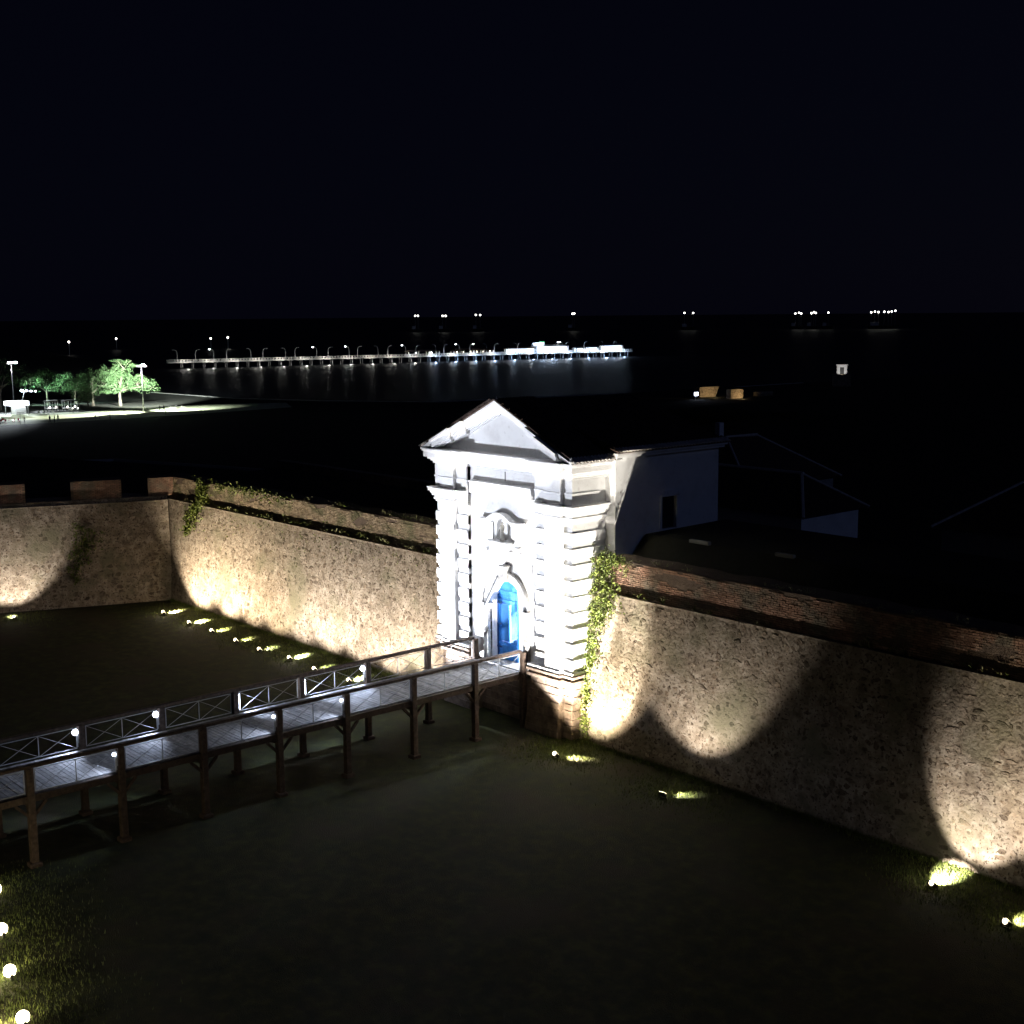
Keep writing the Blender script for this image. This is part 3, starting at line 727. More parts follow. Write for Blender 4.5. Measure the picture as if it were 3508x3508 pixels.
# ================================================================ GROUND FLOODLIGHTS
def flood(x, y, to, lab, grp, pw, col, ang=100, leak=0, leakdir=(0, -1), rot=0, lens=True, em=None):
    r_ = empty('ground_floodlight', (x, y, 0)); tag(r_, lab, 'floodlight', grp)
    loc = V(x, y, .17); d = (Vector(to)-loc).normalized()
    s = d.cross(V(0, 0, 1)).normalized(); u_ = s.cross(d)
    m3 = Matrix((s, d, u_)).transposed().to_4x4(); m3.translation = loc
    hb = MB(); q = [(-.10,-.10,-.07),(.10,-.10,-.07),(.13,.02,-.10),(-.13,.02,-.10),(-.10,-.10,.07),(.10,-.10,.07),(.13,.02,.10),(-.13,.02,.10)]
    hb.add(q, [(0,3,2,1),(4,5,6,7),(0,1,5,4),(1,2,6,5),(2,3,7,6),(3,0,4,7)], m3).build('housing', DKMETAL, r_)
    MB().box(-.11, .11, .021, .032, -.08, .08, m3).build('lens', em or E_WARM, r_)
    if leak > 0 and lens: MB().ball(loc+V(0, .05, -.04)-d*.02+V(0, 0, .09), .085, 8, 6).build('bulb', em or E_WARM, r_)
    hb = MB(); hb.box(x-.15, x+.15, y-.03, y+.03, 0, .02); hb.box(x-.155, x-.14, y-.03, y+.03, 0, .18); hb.box(x+.14, x+.155, y-.03, y+.03, 0, .18); hb.build('bracket', DKMETAL, r_)
    spot('light', r_, loc+d*.22, to, pw, col, ang, .5, .10)
    if leak:
        ld = V(leakdir[0], leakdir[1], 0).normalized()
        spot('spill', r_, loc+V(0, 0, .26)+ld*.12, loc+ld*.75+V(0, 0, -.17), leak*2.2, col, 42 if x > -20 else 60, .9, .03)
        point('glow', r_, loc+V(0, 0, .32)+ld*.1, 5+leak*.003, col, .08)
    return r_
GL = 'ground floodlights along the left wall'
def aim(x, y, ax, ay, az): return (x+ax*5, y+ay*5, .24+az*5)
left = [(27.95, 1.75, 5200, 20000), (24.6, 1.85, 4600, 22000), (22.0, 1.85, 2500, 3400), (19.2, 1.95, 2200, 2000), (16.7, 2.0, 2200, 1700), (14.2, 1.75, 2500, 18000), (11.6, 1.95, 2500, 1200), (8.8, 1.85, 2800, 12000)]
labs = ['ground floodlight in the lawn nearest the dark bastion corner', 'second ground floodlight from the bastion corner, with a bright grass streak', 'third ground floodlight from the bastion corner', 'fourth ground floodlight from the bastion corner', 'fifth ground floodlight from the bastion corner', 'sixth ground floodlight from the bastion corner, with a long bright streak', 'small ground floodlight seen just above the far bridge handrail', 'ground floodlight seen through the far bridge railing']
for (x, y, pw, lk), lb in zip(left, labs):
    flood(x, y, aim(x, y, -.06 if x < 27 else -.10, -.69, .72), lb, GL, pw, PINKW if x < 17 else WARM, 112, lk, (.35, -1))
flood(6.1, 2.1, aim(6.1, 2.1, -.05, -.74, .66), 'ground floodlight hidden behind the bridge deck at the left wall', GL, 3600, PINKW, 90, 1500, (.3, -1))
flood(5.2, 2.7, (.4, -.2, 6.4), 'cool white floodlight left of the bridge aimed at the gate front', 'floodlights aimed at the gate', 24000, (.88, .91, 1.0), 68, 0, em=E_COOL)
flood(6.3, 14.6, (.1, -.2, 8.2), 'added unseen fill floodlight beyond the bridge, softening the gate shadows', 'floodlights aimed at the gate', 48000, (.82, .87, 1.0), 38, 0, em=E_COOL).children[-1].data.shadow_soft_size = 1.1  # added wide soft fill for the gate front, out of sight behind the deck
RG_ = 'ground floodlights along the right wall'
r1_ = flood(-5.3, 1.8, aim(-5.3, 1.8, .06, -.74, .67), 'ground floodlight on the lawn at the right foot of the gate', RG_, 3400, WARM, 94, 3000, (-.9, -.75))
spot('beam', r1_, (-5.2, 1.8, .3), (-5.4, -.6, 2.2), 6500, (1, .90, .70), 62, .35, .05)
spot('beam', r1_, (-5.3, 1.9, .32), (-3.2, 0, 4.6), 17000, (1, .95, .89), 66, .4, .05)
spot('beam', r1_, (-5.9, 2.0, .32), (-4.4, -.7, 6.2), 16000, (1, .93, .80), 30, .4, .05)
r2_ = flood(-10.9, 1.85, aim(-10.9, 1.85, .11, -.54, .83), 'dim ground floodlight on the lawn between the gate and the right edge', RG_, 2300, PINKW, 93, 900, (-.6, -1), lens=False)
spot('beam', r2_, (-10.7, 1.9, .34), (-4.4, -.3, 8.1), 15000, (1, .93, .80), 33, .35, .06)
flood(-21.3, 1.4, aim(-21.3, 1.4, -.12, -.8, .58), 'bright ground floodlight in a patch of lit grass at the lower right', RG_, 1900, PINKW, 80, 6000, (.1, -.7))
flood(-24.0, 2.1, aim(-24.0, 2.1, -.1, -.74, .66), 'small ground floodlight at the lower right edge', RG_, 1700, WARM, 84, 1400, (-.3, -1))
# flank lamp
flood(32.7, 8.6, (36.0, 7.6, 4.0), 'ground floodlight at the foot of the bastion flank by the left edge', 'bastion floodlights', 2200, PINKW, 100, 2500, (1, -.2))
for (x, y), lb in zip([(-2.9, 22.4), (-5.6, 23.2), (-8.1, 23.9), (-10.6, 24.5)], ['top', 'second', 'third', 'bottom']):
    r_ = flood(x, y, (x-.4, y+2.0, 2.3), 'bright floodlight in the lit grass at the lower left edge, %s of the four' % lb, 'floodlights at the lower left edge', 60, WARM, 110, 900, (.3, 1))
    point('spill', r_, V(x+.15, y+.4, .36), 36 if y < 23.5 else 200, (1, .85, .5), .1)
    MB().ball((x, y, .22), .17, 8, 6).build('bulb', E_WARM, r_)
# ================================================================ PLANTS
def leaves(mb, p, n, size, rnd, spread, droop=.4):
    for _ in range(n):
        c = p + V(rnd.gauss(0, spread[0]), rnd.gauss(0, spread[1]), rnd.gauss(0, spread[2]))
        a = V(rnd.uniform(-1, 1), rnd.uniform(-1, 1), rnd.uniform(-1, .5)).normalized()*size*rnd.uniform(.6, 1.3)
        b_ = a.cross(V(rnd.uniform(-1, 1), rnd.uniform(-1, 1), rnd.uniform(-1, 1))).normalized()*size*rnd.uniform(.35, .6)
        mb.add([c-a*.5, c+b_*.5, c+a*.5, c-b_*.5], [(0, 1, 2, 3)])
def vine(name, lab, Wf, pts, dens, size, seed, spread=(.16, .07, .18), out=.10, grp=None):
    """pts: list of (s, z, weight) stem way points on the wall"""
    rnd = random.Random(seed); p0 = Wf(pts[0][0], pts[0][1]); r_ = empty(name, p0); tag(r_, lab, 'climbing plant', grp)
    mb = MB(); tb = MB()
    for (s0, z0, w0), (s1, z1, w1) in zip(pts[:-1], pts[1:]):
        tb.tube([Wf(s0, z0, .03), Wf((s0+s1)/2+rnd.uniform(-.1, .1), (z0+z1)/2, .05), Wf(s1, z1, .03)], .018, 5)
        L_ = math.hypot(s1-s0, z1-z0); n = int(dens*L_*(w0+w1)/2)
        for i in range(n):
            t = rnd.random(); w = w0+(w1-w0)*t
            leaves(mb, Wf(s0+(s1-s0)*t+rnd.gauss(0, .28*w), z0+(z1-z0)*t+rnd.gauss(0, .15), out+rnd.uniform(-.06, .1)), rnd.randint(2, 5), size, rnd, (.06, .05, .06))
    mb.build('leaves', LEAF, r_, fix=False); tb.build('stem', BARK, r_); return r_
vine('climbing_vine', 'thick bright green vine hanging down the wall beside the right corner of the gate', WR, [(.9, 7.7, 1.1), (.75, 6.6, 1.5), (1.0, 5.7, 1.5), (.55, 4.8, 1.0), (.45, 3.6, 1.0), (.35, 2.6, .7), (.3, 1.2, .45), (.5, .2, .5)], 150, .12, 1)
vine('climbing_vine', 'vine trailing along the parapet foot to the right of the gate', WR, [(.6, 7.4, 1.0), (1.9, 7.45, .6), (2.1, 7.1, .2)], 110, .11, 2)
vine('climbing_vine', 'ragged vine on the wall against the left edge of the gate', WL, [(.9, 7.3, 1.0), (.8, 6.6, 1.2), (.5, 5.4, .7), (.4, 4.0, .8), (.5, 2.6, .6)], 60, .12, 3)
vine('climbing_vine', 'green creeper spilling over the parapet near the far left corner of the wall', WL, [(24.3, 7.5, 1.2), (23.6, 6.9, 1.5), (24.2, 6.2, 1.2), (25.2, 5.2, 1.6), (25.6, 4.3, .8)], 80, .16, 4)
vine('climbing_vine', 'scattered creeper along the top of the left parapet', WL, [(22.8, 7.4, .9), (19.0, 7.4, .6), (14.0, 7.35, .35)], 34, .14, 5)
vine('climbing_vine', 'pale green creeper on the lit part of the bastion flank', WF, [(5.3, 4.9, .6), (4.8, 4.3, 1.4), (5.0, 3.4, 1.3), (5.6, 2.4, .9), (5.5, 1.4, .5)], 75, .15, 6)
def tuft(loc, h, n, m, lab, grp, seed, spread=.12):
    rnd = random.Random(seed); mb = MB()
    for _ in range(n):
        a = rnd.uniform(0, 6.28); l = h*rnd.uniform(.5, 1.2); d = V(math.cos(a)*spread*rnd.uniform(.3, 1.5), math.sin(a)*spread*rnd.uniform(.3, 1.5), l*.6); e = d + V(d.x*1.2, d.y*1.2, l*.25)
        w = V(-math.sin(a), math.cos(a), 0)*.012
        b0 = V(rnd.uniform(-.04, .04), rnd.uniform(-.04, .04), 0)
        mb.add([b0-w, b0+w, d+w*.8, d-w*.8, e], [(0, 1, 2, 3), (3, 2, 4)])
        if rnd.random() < .6: leaves(mb, e, 2, .07, rnd, (.02, .02, .02))
    o = mb.build('wall_weed', m, fix=False); o.location = Vector(loc)*K; tag(o, lab, 'weed', grp); return o
rw = random.Random(11)
def weeds(n, lo, hi, Wf, z, out, hmin, hmax, pgreen, where, grp, seed, dz=0):
    pos = sorted(rw.uniform(lo, hi) for _ in range(n))
    for i, sp in enumerate(pos):
        green = rw.random() < pgreen; h = rw.uniform(hmin, hmax)
        tuft(Wf(sp, z, out)+V(0, 0, dz), h, rw.randint(5, 11), LEAF if green else DRY, '%s %s weed %s, %s from the gate' % ('tall' if h > (hmin+hmax)/2 else 'low', 'green' if green else 'dry', where, nth(i+1)), grp, seed+i)
weeds(40, 1.6, 26, WR, 6.12, -.08, .16, .36, .5, 'in the dark ledge of the right wall', 'weeds on the right wall ledge', 100)
weeds(20, 1.5, 26, WR, 7.45, -.25, .12, .24, .0, 'on top of the right brick parapet', 'weeds on top of the right parapet', 200)
weeds(60, .6, 26, WL, 6.12, -.08, .16, .34, .55, 'in the dark ledge of the left wall', 'weeds on the left wall ledge', 300)
weeds(30, .6, 26, WL, 7.5, -.2, .12, .28, .6, 'on top of the left parapet', 'weeds on top of the left parapet', 400)
# leafy specks on the left parapet face and ledge
rs = random.Random(21); mb = MB()
for i in range(620):
    s = rs.uniform(.3, 27) ; z = 6.15+abs(rs.gauss(0, .5)) if rs.random() < .6 else 5.9-abs(rs.gauss(0, .7))
    if z > 7.4: z = 7.4
    leaves(mb, WL(s, z, -.12 if z > 6.1 else .06), rs.randint(1, 3), .10, rs, (.06, .03, .06))
mb.build('creeping_leaves', LEAF, fix=False, kind='stuff', label='sparse leaves creeping over the face of the left rampart wall', cat='creeper')
# grass tufts where the lamps reveal them
gb = MB(); rg = random.Random(31)
def blades(cx, cy, sx, sy, n):
    for _ in range(n):
        x = rg.gauss(cx, sx); y = rg.gauss(cy, sy)
        if y < -.5 and x < 32: continue
        h = rg.uniform(.05, .15); a = rg.uniform(0, 6.28); l = V(math.cos(a), math.sin(a), 0); b_ = V(x, y, -.01); w = V(-l.y, l.x, 0)*.012
        gb.add([b_-w, b_+w, b_+l*h*.4+V(0, 0, h)], [(0, 1, 2)])
for x, y, *_ in left: blades(x, y-1.1, 1.3, .9, 1500)
for x, y, n in ((-4.9, 1.2, 2600), (-5.4, .6, 1500), (-10.9, 1.2, 2200), (-21.3, .9, 3600), (-24.3, 1.5, 2400), (32.6, 8, 900)): blades(x, y, 1.0, .8, n)
for x, y in ((-2.9, 22.4), (-5.6, 23.2), (-8.1, 23.9), (-10.6, 24.5)): blades(x, y, 1.0, 1.0, 2000)
for i in range(9000):
    s = rg.uniform(0, 27); x = 4.4+s if rg.random() < .45 else -4.4-s
    y = -.45+abs(rg.gauss(0, .18)); h = rg.uniform(.06, .22); a = rg.uniform(0, 6.28); l = V(math.cos(a), math.sin(a), 0); b_ = V(x, y, -.01); w = V(-l.y, l.x, 0)*.014
    gb.add([b_-w, b_+w, b_+l*h*.4+V(0, 0, h)], [(0, 1, 2)])
gb.build('grass', GBLADE, fix=False, kind='stuff')
# ================================================================ PARK ON THE LEFT
def tree(loc, H, crown, lab, grp, seed, n=2600, leaf=.26, bare=False, lm=TLEAF):
    """crown: list of (dx,dy,z,rx,rz) clumps"""
    rnd = random.Random(seed); r_ = empty('tree', loc); tag(r_, lab, 'tree', grp); L0 = Vector(loc); H *= 1.18; crown = [tuple(a*1.22 for a in c) for c in crown]; n = int(n*1.25)
    tb = MB(); th = H*.34
    tb.tube([L0, L0+V(.08, .05, th*.5), L0+V(-.05, .1, th)], [H*.035, H*.028, H*.024], 7)
    for dx, dy, z, rx, rz in crown:
        c = L0+V(dx, dy, z); tb.tube([L0+V(0, 0, th*.9), L0+V(dx*.5, dy*.5, (th+z)/2+.1), c], [H*.018, H*.012, H*.004], 5)
        for _ in range(3):
            e = c+V(rnd.uniform(-1, 1)*rx, rnd.uniform(-1, 1)*rx, rnd.uniform(-.2, 1)*rz); tb.tube([c-V(0, 0, rz*.3), (c+e)/2+V(0, 0, .05), e], [H*.007, H*.005, H*.002], 4)
    tb.build('trunk', BARK, r_)
    if not bare:
        mb = MB(); tot = sum(c[3]**2*c[4] for c in crown)
        for dx, dy, z, rx, rz in crown:
            k = int(n*rx*rx*rz/tot); subs = [(rnd.uniform(-1, 1), rnd.uniform(-1, 1), rnd.uniform(-1, 1)) for _ in range(26)]
            subs = [V(*s).normalized()*rnd.uniform(.55, 1.05) for s in subs]
            for i in range(k):
                s = subs[rnd.randrange(len(subs))]
                p = L0+V(dx, dy, z)+V(s.x*rx, s.y*rx, s.z*rz)+V(rnd.gauss(0, rx*.15), rnd.gauss(0, rx*.15), rnd.gauss(0, rz*.13))
                leaves(mb, p, 1, leaf, rnd, (0, 0, 0))
        mb.build('crown', lm, r_, fix=False)
    return r_
TG = 'park trees at the left edge'
tree((202.7, -75.4, 0), 8, [(0,0,4.2,2.6,2.0),(-1.6,-2.2,3.6,2.0,1.5),(-2.2,-4.2,3.0,1.7,1.2),(.5,1.8,4.8,2.0,1.5),(-.6,-.6,6.3,1.9,1.4),(1,1.0,3.0,2.2,1.2)], 'spreading park tree lit bright pale green on its right side by the mast lamp', TG, 1, 6500, .26)
tree((206.8, -71.6, 0), 7, [(0,0,4.0,2.6,1.9),(.5,2.4,3.4,1.8,1.5),(0,-2,3.4,1.8,1.5)], 'darker tree behind and left of the brightly lit park tree', TG, 2, 3600)
tree((218.2, -67.0, 0), 7, [(0,0,3.9,3.0,2.0),(0,2.6,3.7,1.9,1.5),(0,-2.6,3.0,2.0,1.3)], 'rounded green tree with blue green light on its left side', TG, 3, 4200)
tree((216.8, -72.2, 0), 6.5, [(0,0,3.6,2.6,1.8),(0,-2.4,3.0,1.8,1.4)], 'dark olive tree between the rounded green tree and the bright one', TG, 4, 3000)
tree((222, -59.0, 0), 9, [(0,0,5.4,3.6,2.4),(0,3.6,5.0,3.0,2.2),(0,-3.2,4.6,2.6,1.8)], 'tall dark tree behind the white lit food stall', TG, 5, 3600)
tree((208.4, -54.0, 0), 7.0, [(-.4,.9,5.8,.9,.8),(.3,-.9,4.8,.9,.7),(0,1.2,4.4,.8,.7)], 'leafless pale tree left of the white lit stall', TG, 6, bare=True)
tree((200.6, -66.2, 0), 3.4, [(0,0,1.9,1.1,.9),(0,-1.5,1.7,1.0,.8)], 'small shrubby tree below the dark olive tree', TG, 7, 1300, .2)
tree((205.0, -69.8, 0), 3.6, [(0,0,2.1,1.2,1.0),(0,1.4,1.8,1.0,.9)], 'small shrubby tree under the darker tree', TG, 8, 1300, .2)
# light masts
def mast(loc, h, heads, lab, rot=0):
    r_ = empty('light_mast', (0, 0, 0)); tag(r_, lab, 'light mast', 'park light masts')
    MB().tube([(0, 0, 0), (0, 0, h)], [.13, .075], 8).build('pole', GALV, r_, smooth=True)
    MB().box(-.06, .06, -1.0, 1.0, h-.05, h+.07).build('crossarm', GALV, r_)
    for i, y in enumerate(heads):
        MB().box(-.28, .10, y-.30, y+.30, h+.02, h+.42).build('lamp_head', GALV, r_)
        MB().box(-.33, -.285, y-.27, y+.27, h+.05, h+.40).build('lens', E_FLOOD, r_)
    r_.location = Vector(loc)*K; return r_
m1 = mast((212.0, -57.9, 0), 8.6, (-.75, -.15, .5), 'tall park light mast with a cluster of bright white floodlights, far left')
m2 = mast((183.1, -70.9, 0), 8.4, (-.2,), 'slim light mast standing in front of the bright green tree')
MB().bar((0, .1, 6.2), (0, .9, 5.0), .10).build('stay', GALV, m2)
spot('light', m1, (211.6, -57.9, 8.9), (193, -48.5, 0), 170000, (.85, .93, 1), 34, .6, .3)
spot('light', m1, (211.6, -58.4, 8.9), (218, -66.5, 3.5), 420000, (.6, 1, .85), 60, .6, .3)
spot('light', m1, (211.2, -58.4, 8.9), (196, -60.5, 0), 90000, (.85, .93, 1), 34, .6, .3)
spot('light', m2, (183.1-.3, -71.4, 8.4), (202.0, -79.2, 3.8), 1100000, (.90, 1.0, .93), 50, .6, .3)
spot('light', m2, (182.7, -71.2, 8.6), (184.5, -78.5, 0), 130000, (.93, 1.0, .93), 60, .6, .3)
spot('light', m2, (183.0, -70.6, 8.6), (185.0, -67.5, 0), 90000, (.98, 1.0, .9), 62, .7, .3)
spot('light', m2, (182.9, -70.4, 8.6), (184.0, -58.5, 0), 130000, (.98, 1.0, .88), 40, .7, .3)
point('uplight', m2, (182.6, -71.2, 7.8), 200, (1, 1, 1), .1)
point('uplight', m1, (211.6, -57.6, 8.0), 300, (1, 1, 1), .1)
# white lit stall
r_ = empty('food_stall', (193.6, -51.9, 0)); tag(r_, 'glaring white lit food stall with a flat canopy under the trees', 'food stall')
MB().box(192.2, 195.4, -53.4, -50.0, 1.75, 2.5).build('canopy', E_TENT, r_)
MB().box(192.8, 195.0, -53.0, -51.2, .15, 1.45).build('counter', WHITE, r_)
mb = MB(); [mb.tube([(x, y, 0), (x, y, 1.8)], .05, 6) for x in (192.4, 195.2) for y in (-53.2, -50.2)]; mb.build('canopy_posts', GALV, r_)
MB().box(192.15, 192.19, -52.6, -52.2, 1.95, 2.05).build('sign_bar', DKMETAL, r_)
point('light', r_, (193.0, -51.8, 1.6), 500, (.85, .92, 1), .3); point('light', r_, (191.2, -49.2, 1.6), 300, (.88, .93, 1), .5)
# string of four lamps on a slanting pole
r_ = empty('lamp_stand', (201, -55.2, 0)); tag(r_, 'leaning stand carrying a row of four round white lamps beside the stall', 'lamp stand')
MB().tube([(201, -54.6, 0), (201, -55.8, 3.2), (201, -55.9, 3.9)], .06, 6).build('pole', GALV, r_); MB().tube([(201, -55.4, 3.9), (201, -58.2, 3.6)], .03, 5).build('arm', GALV, r_)
for k in range(4): MB().ball((201, -55.5-.85*k, 3.95-.07*k), (.28, .2, .18, .16)[k], 8, 6, (1, 1.1, .8)).build('globe', E_FLOOD, r_)
point('light', r_, (200.2, -56.5, 3.6), 900, (.8, .9, 1), .3)
# playground frames
def frame(loc, w, lab, slide=True):
    r_ = empty('play_frame', loc); tag(r_, lab, 'play frame', 'dark play frames'); x, y, _ = loc
    mb = MB(); [mb.tube([(x+a, y+b_, 0), (x+a, y+b_, 1.9)], .06, 6) for a in (-.6, .6) for b_ in (-w, 0, w)]; mb.build('posts', GALV, r_)
    MB().box(x-.7, x+.7, y-w-.1, y+w+.1, 1.75, 2.0).build('roof', DKMETAL, r_); MB().box(x-.6, x+.6, y-w, y+w, .45, .55).build('platform', PIERW, r_)
    for b_ in (-.6, .6): MB().ball((x-.75, y+b_*w, .75), .16, 7, 5).build('ball_lamp', E_SHIP, r_)
    return r_
frame((199.3, -60.2, 0), 1.0, 'dark play frame with two small round lamps in front of the rounded green tree')
frame((198.0, -63.2, 0), 1.2, 'wider dark play frame to the right, under the green tree')
# people
def person(loc, h, rz, pose, top, bottom, lab, grp):
    me = bpy.data.meshes.new('body'); s = h
    hip, sh, nk, hd = .50*s, .80*s, .86*s, .925*s
    L_, A_ = pose
    vs = [(0,0,hip),(0,0,.65*s),(0,0,sh),(0,0,nk),(0,0,hd),(0,.0,.985*s)]; es = [(0,1),(1,2),(2,3),(3,4),(4,5)]; rd = [.075,.07,.078,.03,.052,.035]
    for sd in (-1, 1):
        b_ = len(vs); st_ = L_*sd; kz = .27*s if L_ < 2 else .42*s
        vs += [(sd*.05*s, 0, hip-.03*s), (sd*.055*s, st_*.12*s, .27*s), (sd*.06*s, st_*.2*s, .04*s), (sd*.065*s, st_*.2*s-.07*s, .015*s)]
        es += [(0, b_), (b_, b_+1), (b_+1, b_+2), (b_+2, b_+3)]; rd += [.052, .037, .024, .018]
        b_ = len(vs); vs += [(sd*.11*s, 0, sh-.02*s), (sd*.15*s, -.02*s*A_[0], .63*s), (sd*.15*s*(1-A_[1]), -.12*s*A_[0], .49*s+.18*s*A_[1]), (sd*.15*s*(1-A_[1]), -.15*s*A_[0], .45*s+.2*s*A_[1])]
        es += [(2, b_), (b_, b_+1), (b_+1, b_+2), (b_+2, b_+3)]; rd += [.035, .026, .02, .016]
    me.from_pydata([Vector(v)*K for v in vs], es, []); o = bpy.data.objects.new('person', me); C.objects.link(o)
    md = o.modifiers.new('s', 'SKIN'); md.use_smooth_shade = True
    for i, r__ in enumerate(rd): me.skin_vertices[0].data[i].radius = (r__*s*K, r__*s*K*.8)
    me.skin_vertices[0].data[0].use_root = True
    o.modifiers.new('u', 'SUBSURF').levels = 1
    dg = bpy.context.evaluated_depsgraph_get(); m2_ = bpy.data.meshes.new_from_object(o.evaluated_get(dg)); o.modifiers.clear(); o.data = m2_; m2_.name = 'body'
    for m_ in (top, bottom, SKIN, DKMETAL): m2_.materials.append(m_)
    for p in m2_.polygons:
        z = p.center.z/K/s; x = abs(p.center.x/K/s); p.use_smooth = True
        p.material_index = 3 if z > .955 else 2 if z > .85 or (x > .12 and z < .56) else 0 if z > .5 else 1 if z > .04 else 3
    o.location = Vector(loc)*K; o.rotation_euler.z = rz
    return tag(o, lab, 'person', grp)
PG = 'people on the lit park path'
N0 = (0.0, (.2, 0)); WK = (1.0, (.6, 0)); AK = (.5, (.9, .5))
person((172.3,-44.9,0), 1.28, 1.2, WK, CLOTH_D, CLOTH_D, 'person in dark clothes walking alone near the left end of the bright path', PG)
person((171.5,-48.8,0), 1.32, .4, AK, CLOTH_D, CLOTH_D, 'person in dark clothes with bent arms, leftmost of three standing together', PG)
person((171.7,-49.7,0), 1.25, 2.4, N0, CLOTH_D, CLOTH_D, 'person in dark clothes, middle of three standing together', PG)
person((172.5,-50.6,0), 1.33, 1.9, N0, CLOTH_D, CLOTH_L, 'person in dark top and pale trousers, rightmost of three standing together', PG)
person((170.6,-56.25,0), 1.28, .9, WK, CLOTH_L, CLOTH_L, 'person in pale clothes near the middle of the path edge', PG)
person((169.3,-58.3,0), 1.22, 2.9, N0, CLOTH_D, CLOTH_D, 'person in dark clothes right of the one in pale clothes', PG)
person((180.6,-72.9,0), 1.3, 1.3, N0, CLOTH_D, CLOTH_D, 'person in dark clothes, left of the pair beside the bicycles', PG)
person((180.2,-73.5,0), 1.36, 1.0, WK, CLOTH_D, CLOTH_D, 'person in dark clothes, right of the pair beside the bicycles', PG)
# bicycles
def bicycle(loc, rz, lab):
    r_ = empty('bicycle', (0, 0, 0)); tag(r_, lab, 'bicycle', 'pale bicycles at the right end of the path')
    for x in (-.38, .38):
        mb = MB(); n = 14; mb.tube([(x+.25*math.cos(2*math.pi*i/n), 0, .26+.25*math.sin(2*math.pi*i/n)) for i in range(n+1)], .022, 5); mb.build('wheel', PIERW, r_)
    mb = MB()
    for a, b_ in (((-.38,0,.26),(-.1,0,.6)), ((-.1,0,.6),(.28,0,.6)), ((.28,0,.62),(.0,0,.26)), ((.0,0,.26),(-.1,0,.62)), ((-.38,0,.26),(0,0,.26)), ((.26,0,.72),(.38,0,.26))): mb.tube([a, b_], .022, 5)
    mb.build('frame', PIERW, r_); MB().box(-.22, .0, -.05, .05, .64, .69).build('saddle', DKMETAL, r_); MB().tube([(.24, -.2, .74), (.26, 0, .72), (.24, .2, .74)], .015, 5).build('handlebar', GALV, r_)
    r_.location = Vector(loc)*K; r_.rotation_euler.z = rz; return r_
for (x, y), rz, w in (((184.9,-77.5), 1.3, 'left'), ((184.7,-78.4), 1.9, 'middle'), ((184.7,-79.5), 1.5, 'right')): bicycle((x, y, 0), rz, 'pale bicycle parked beside the bright path, %s of three' % w)
# tables and chairs
def chair(loc, rz, m, lab, grp):
    r_ = empty('chair', (0, 0, 0)); tag(r_, lab, 'chair', grp)
    MB().box(-.18, .18, -.18, .18, .30, .34).build('seat', m, r_); MB().box(-.18, .18, .15, .19, .34, .66).build('backrest', m, r_)
    for a in (-.15, .15):
        for b_ in (-.15, .15): MB().box(a-.02, a+.02, b_-.02, b_+.02, 0, .30).build('leg', m, r_)
    r_.location = Vector(loc)*K; r_.rotation_euler.z = rz; return r_
rc = random.Random(8)
for i in range(7): chair((178.2+rc.uniform(-1.4, 1.6), -42.2-.62*i, 0), rc.uniform(0, 6), REDPL, 'red plastic chair in the far left cluster, %s from the path end' % nth(i+1), 'red plastic chairs')
for i in range(4): chair((192.6+rc.uniform(-.6, .6), -55.0-.9*i, 0), rc.uniform(0, 6), CLOTH_L, 'white plastic chair right of the white lit stall, %s from it' % nth(i+1), 'white plastic chairs')
def motorbike(loc, rz, lab):
    r_ = empty('motorbike', (0, 0, 0)); tag(r_, lab, 'motorbike', 'parked motorbikes')
    for x in (-.45, .45): 
        mb = MB(); n = 12; mb.tube([(x+.2*math.cos(2*math.pi*i/n), 0, .22+.2*math.sin(2*math.pi*i/n)) for i in range(n+1)], .055, 6); mb.build('wheel', DKMETAL, r_)
    MB().prism([(-.5,.42),(-.1,.36),(.2,.38),(.34,.62),(.1,.66),(-.1,.52),(-.55,.58)], 1, -.12, .12).build('body', PIERW, r_)
    MB().tube([(.28, 0, .8), (.46, 0, .22)], .04, 6).build('fork', GALV, r_); MB().ball((.38, 0, .72), .09, 7, 5).build('headlight', E_SHIP, r_); MB().tube([(.22,-.28,.86),(.28,0,.8),(.22,.28,.86)], .02, 5).build('handlebar', DKMETAL, r_)
    r_.location = Vector(loc)*K; r_.rotation_euler.z = rz; return r_
motorbike((193.2, -61.5, 0), 3.4, 'parked motorbike with its headlight showing, left of two'); motorbike((193.6, -62.9, 0), 2.9, 'parked motorbike with its headlight showing, right of two')
for (x, y, h, l) in ((171.1,-43.8,2.0,'thin dark post in front of the white stall'), (173.2,-58.1,1.2,'thin dark post in the path beside the walker in pale clothes'), (173.9,-70.7,1.0,'thin dark post near the bicycles')):
    r_ = empty('post', (x, y, 0)); tag(r_, l, 'post', 'thin posts along the path'); MB().tube([(x, y, 0), (x, y, h)], .035, 6).build('shaft', DKMETAL, r_)
    if h > 1.5: MB().box(x-.02, x+.02, y-.7, y+.5, h-.02, h+.05).build('crossbar', DKMETAL, r_)
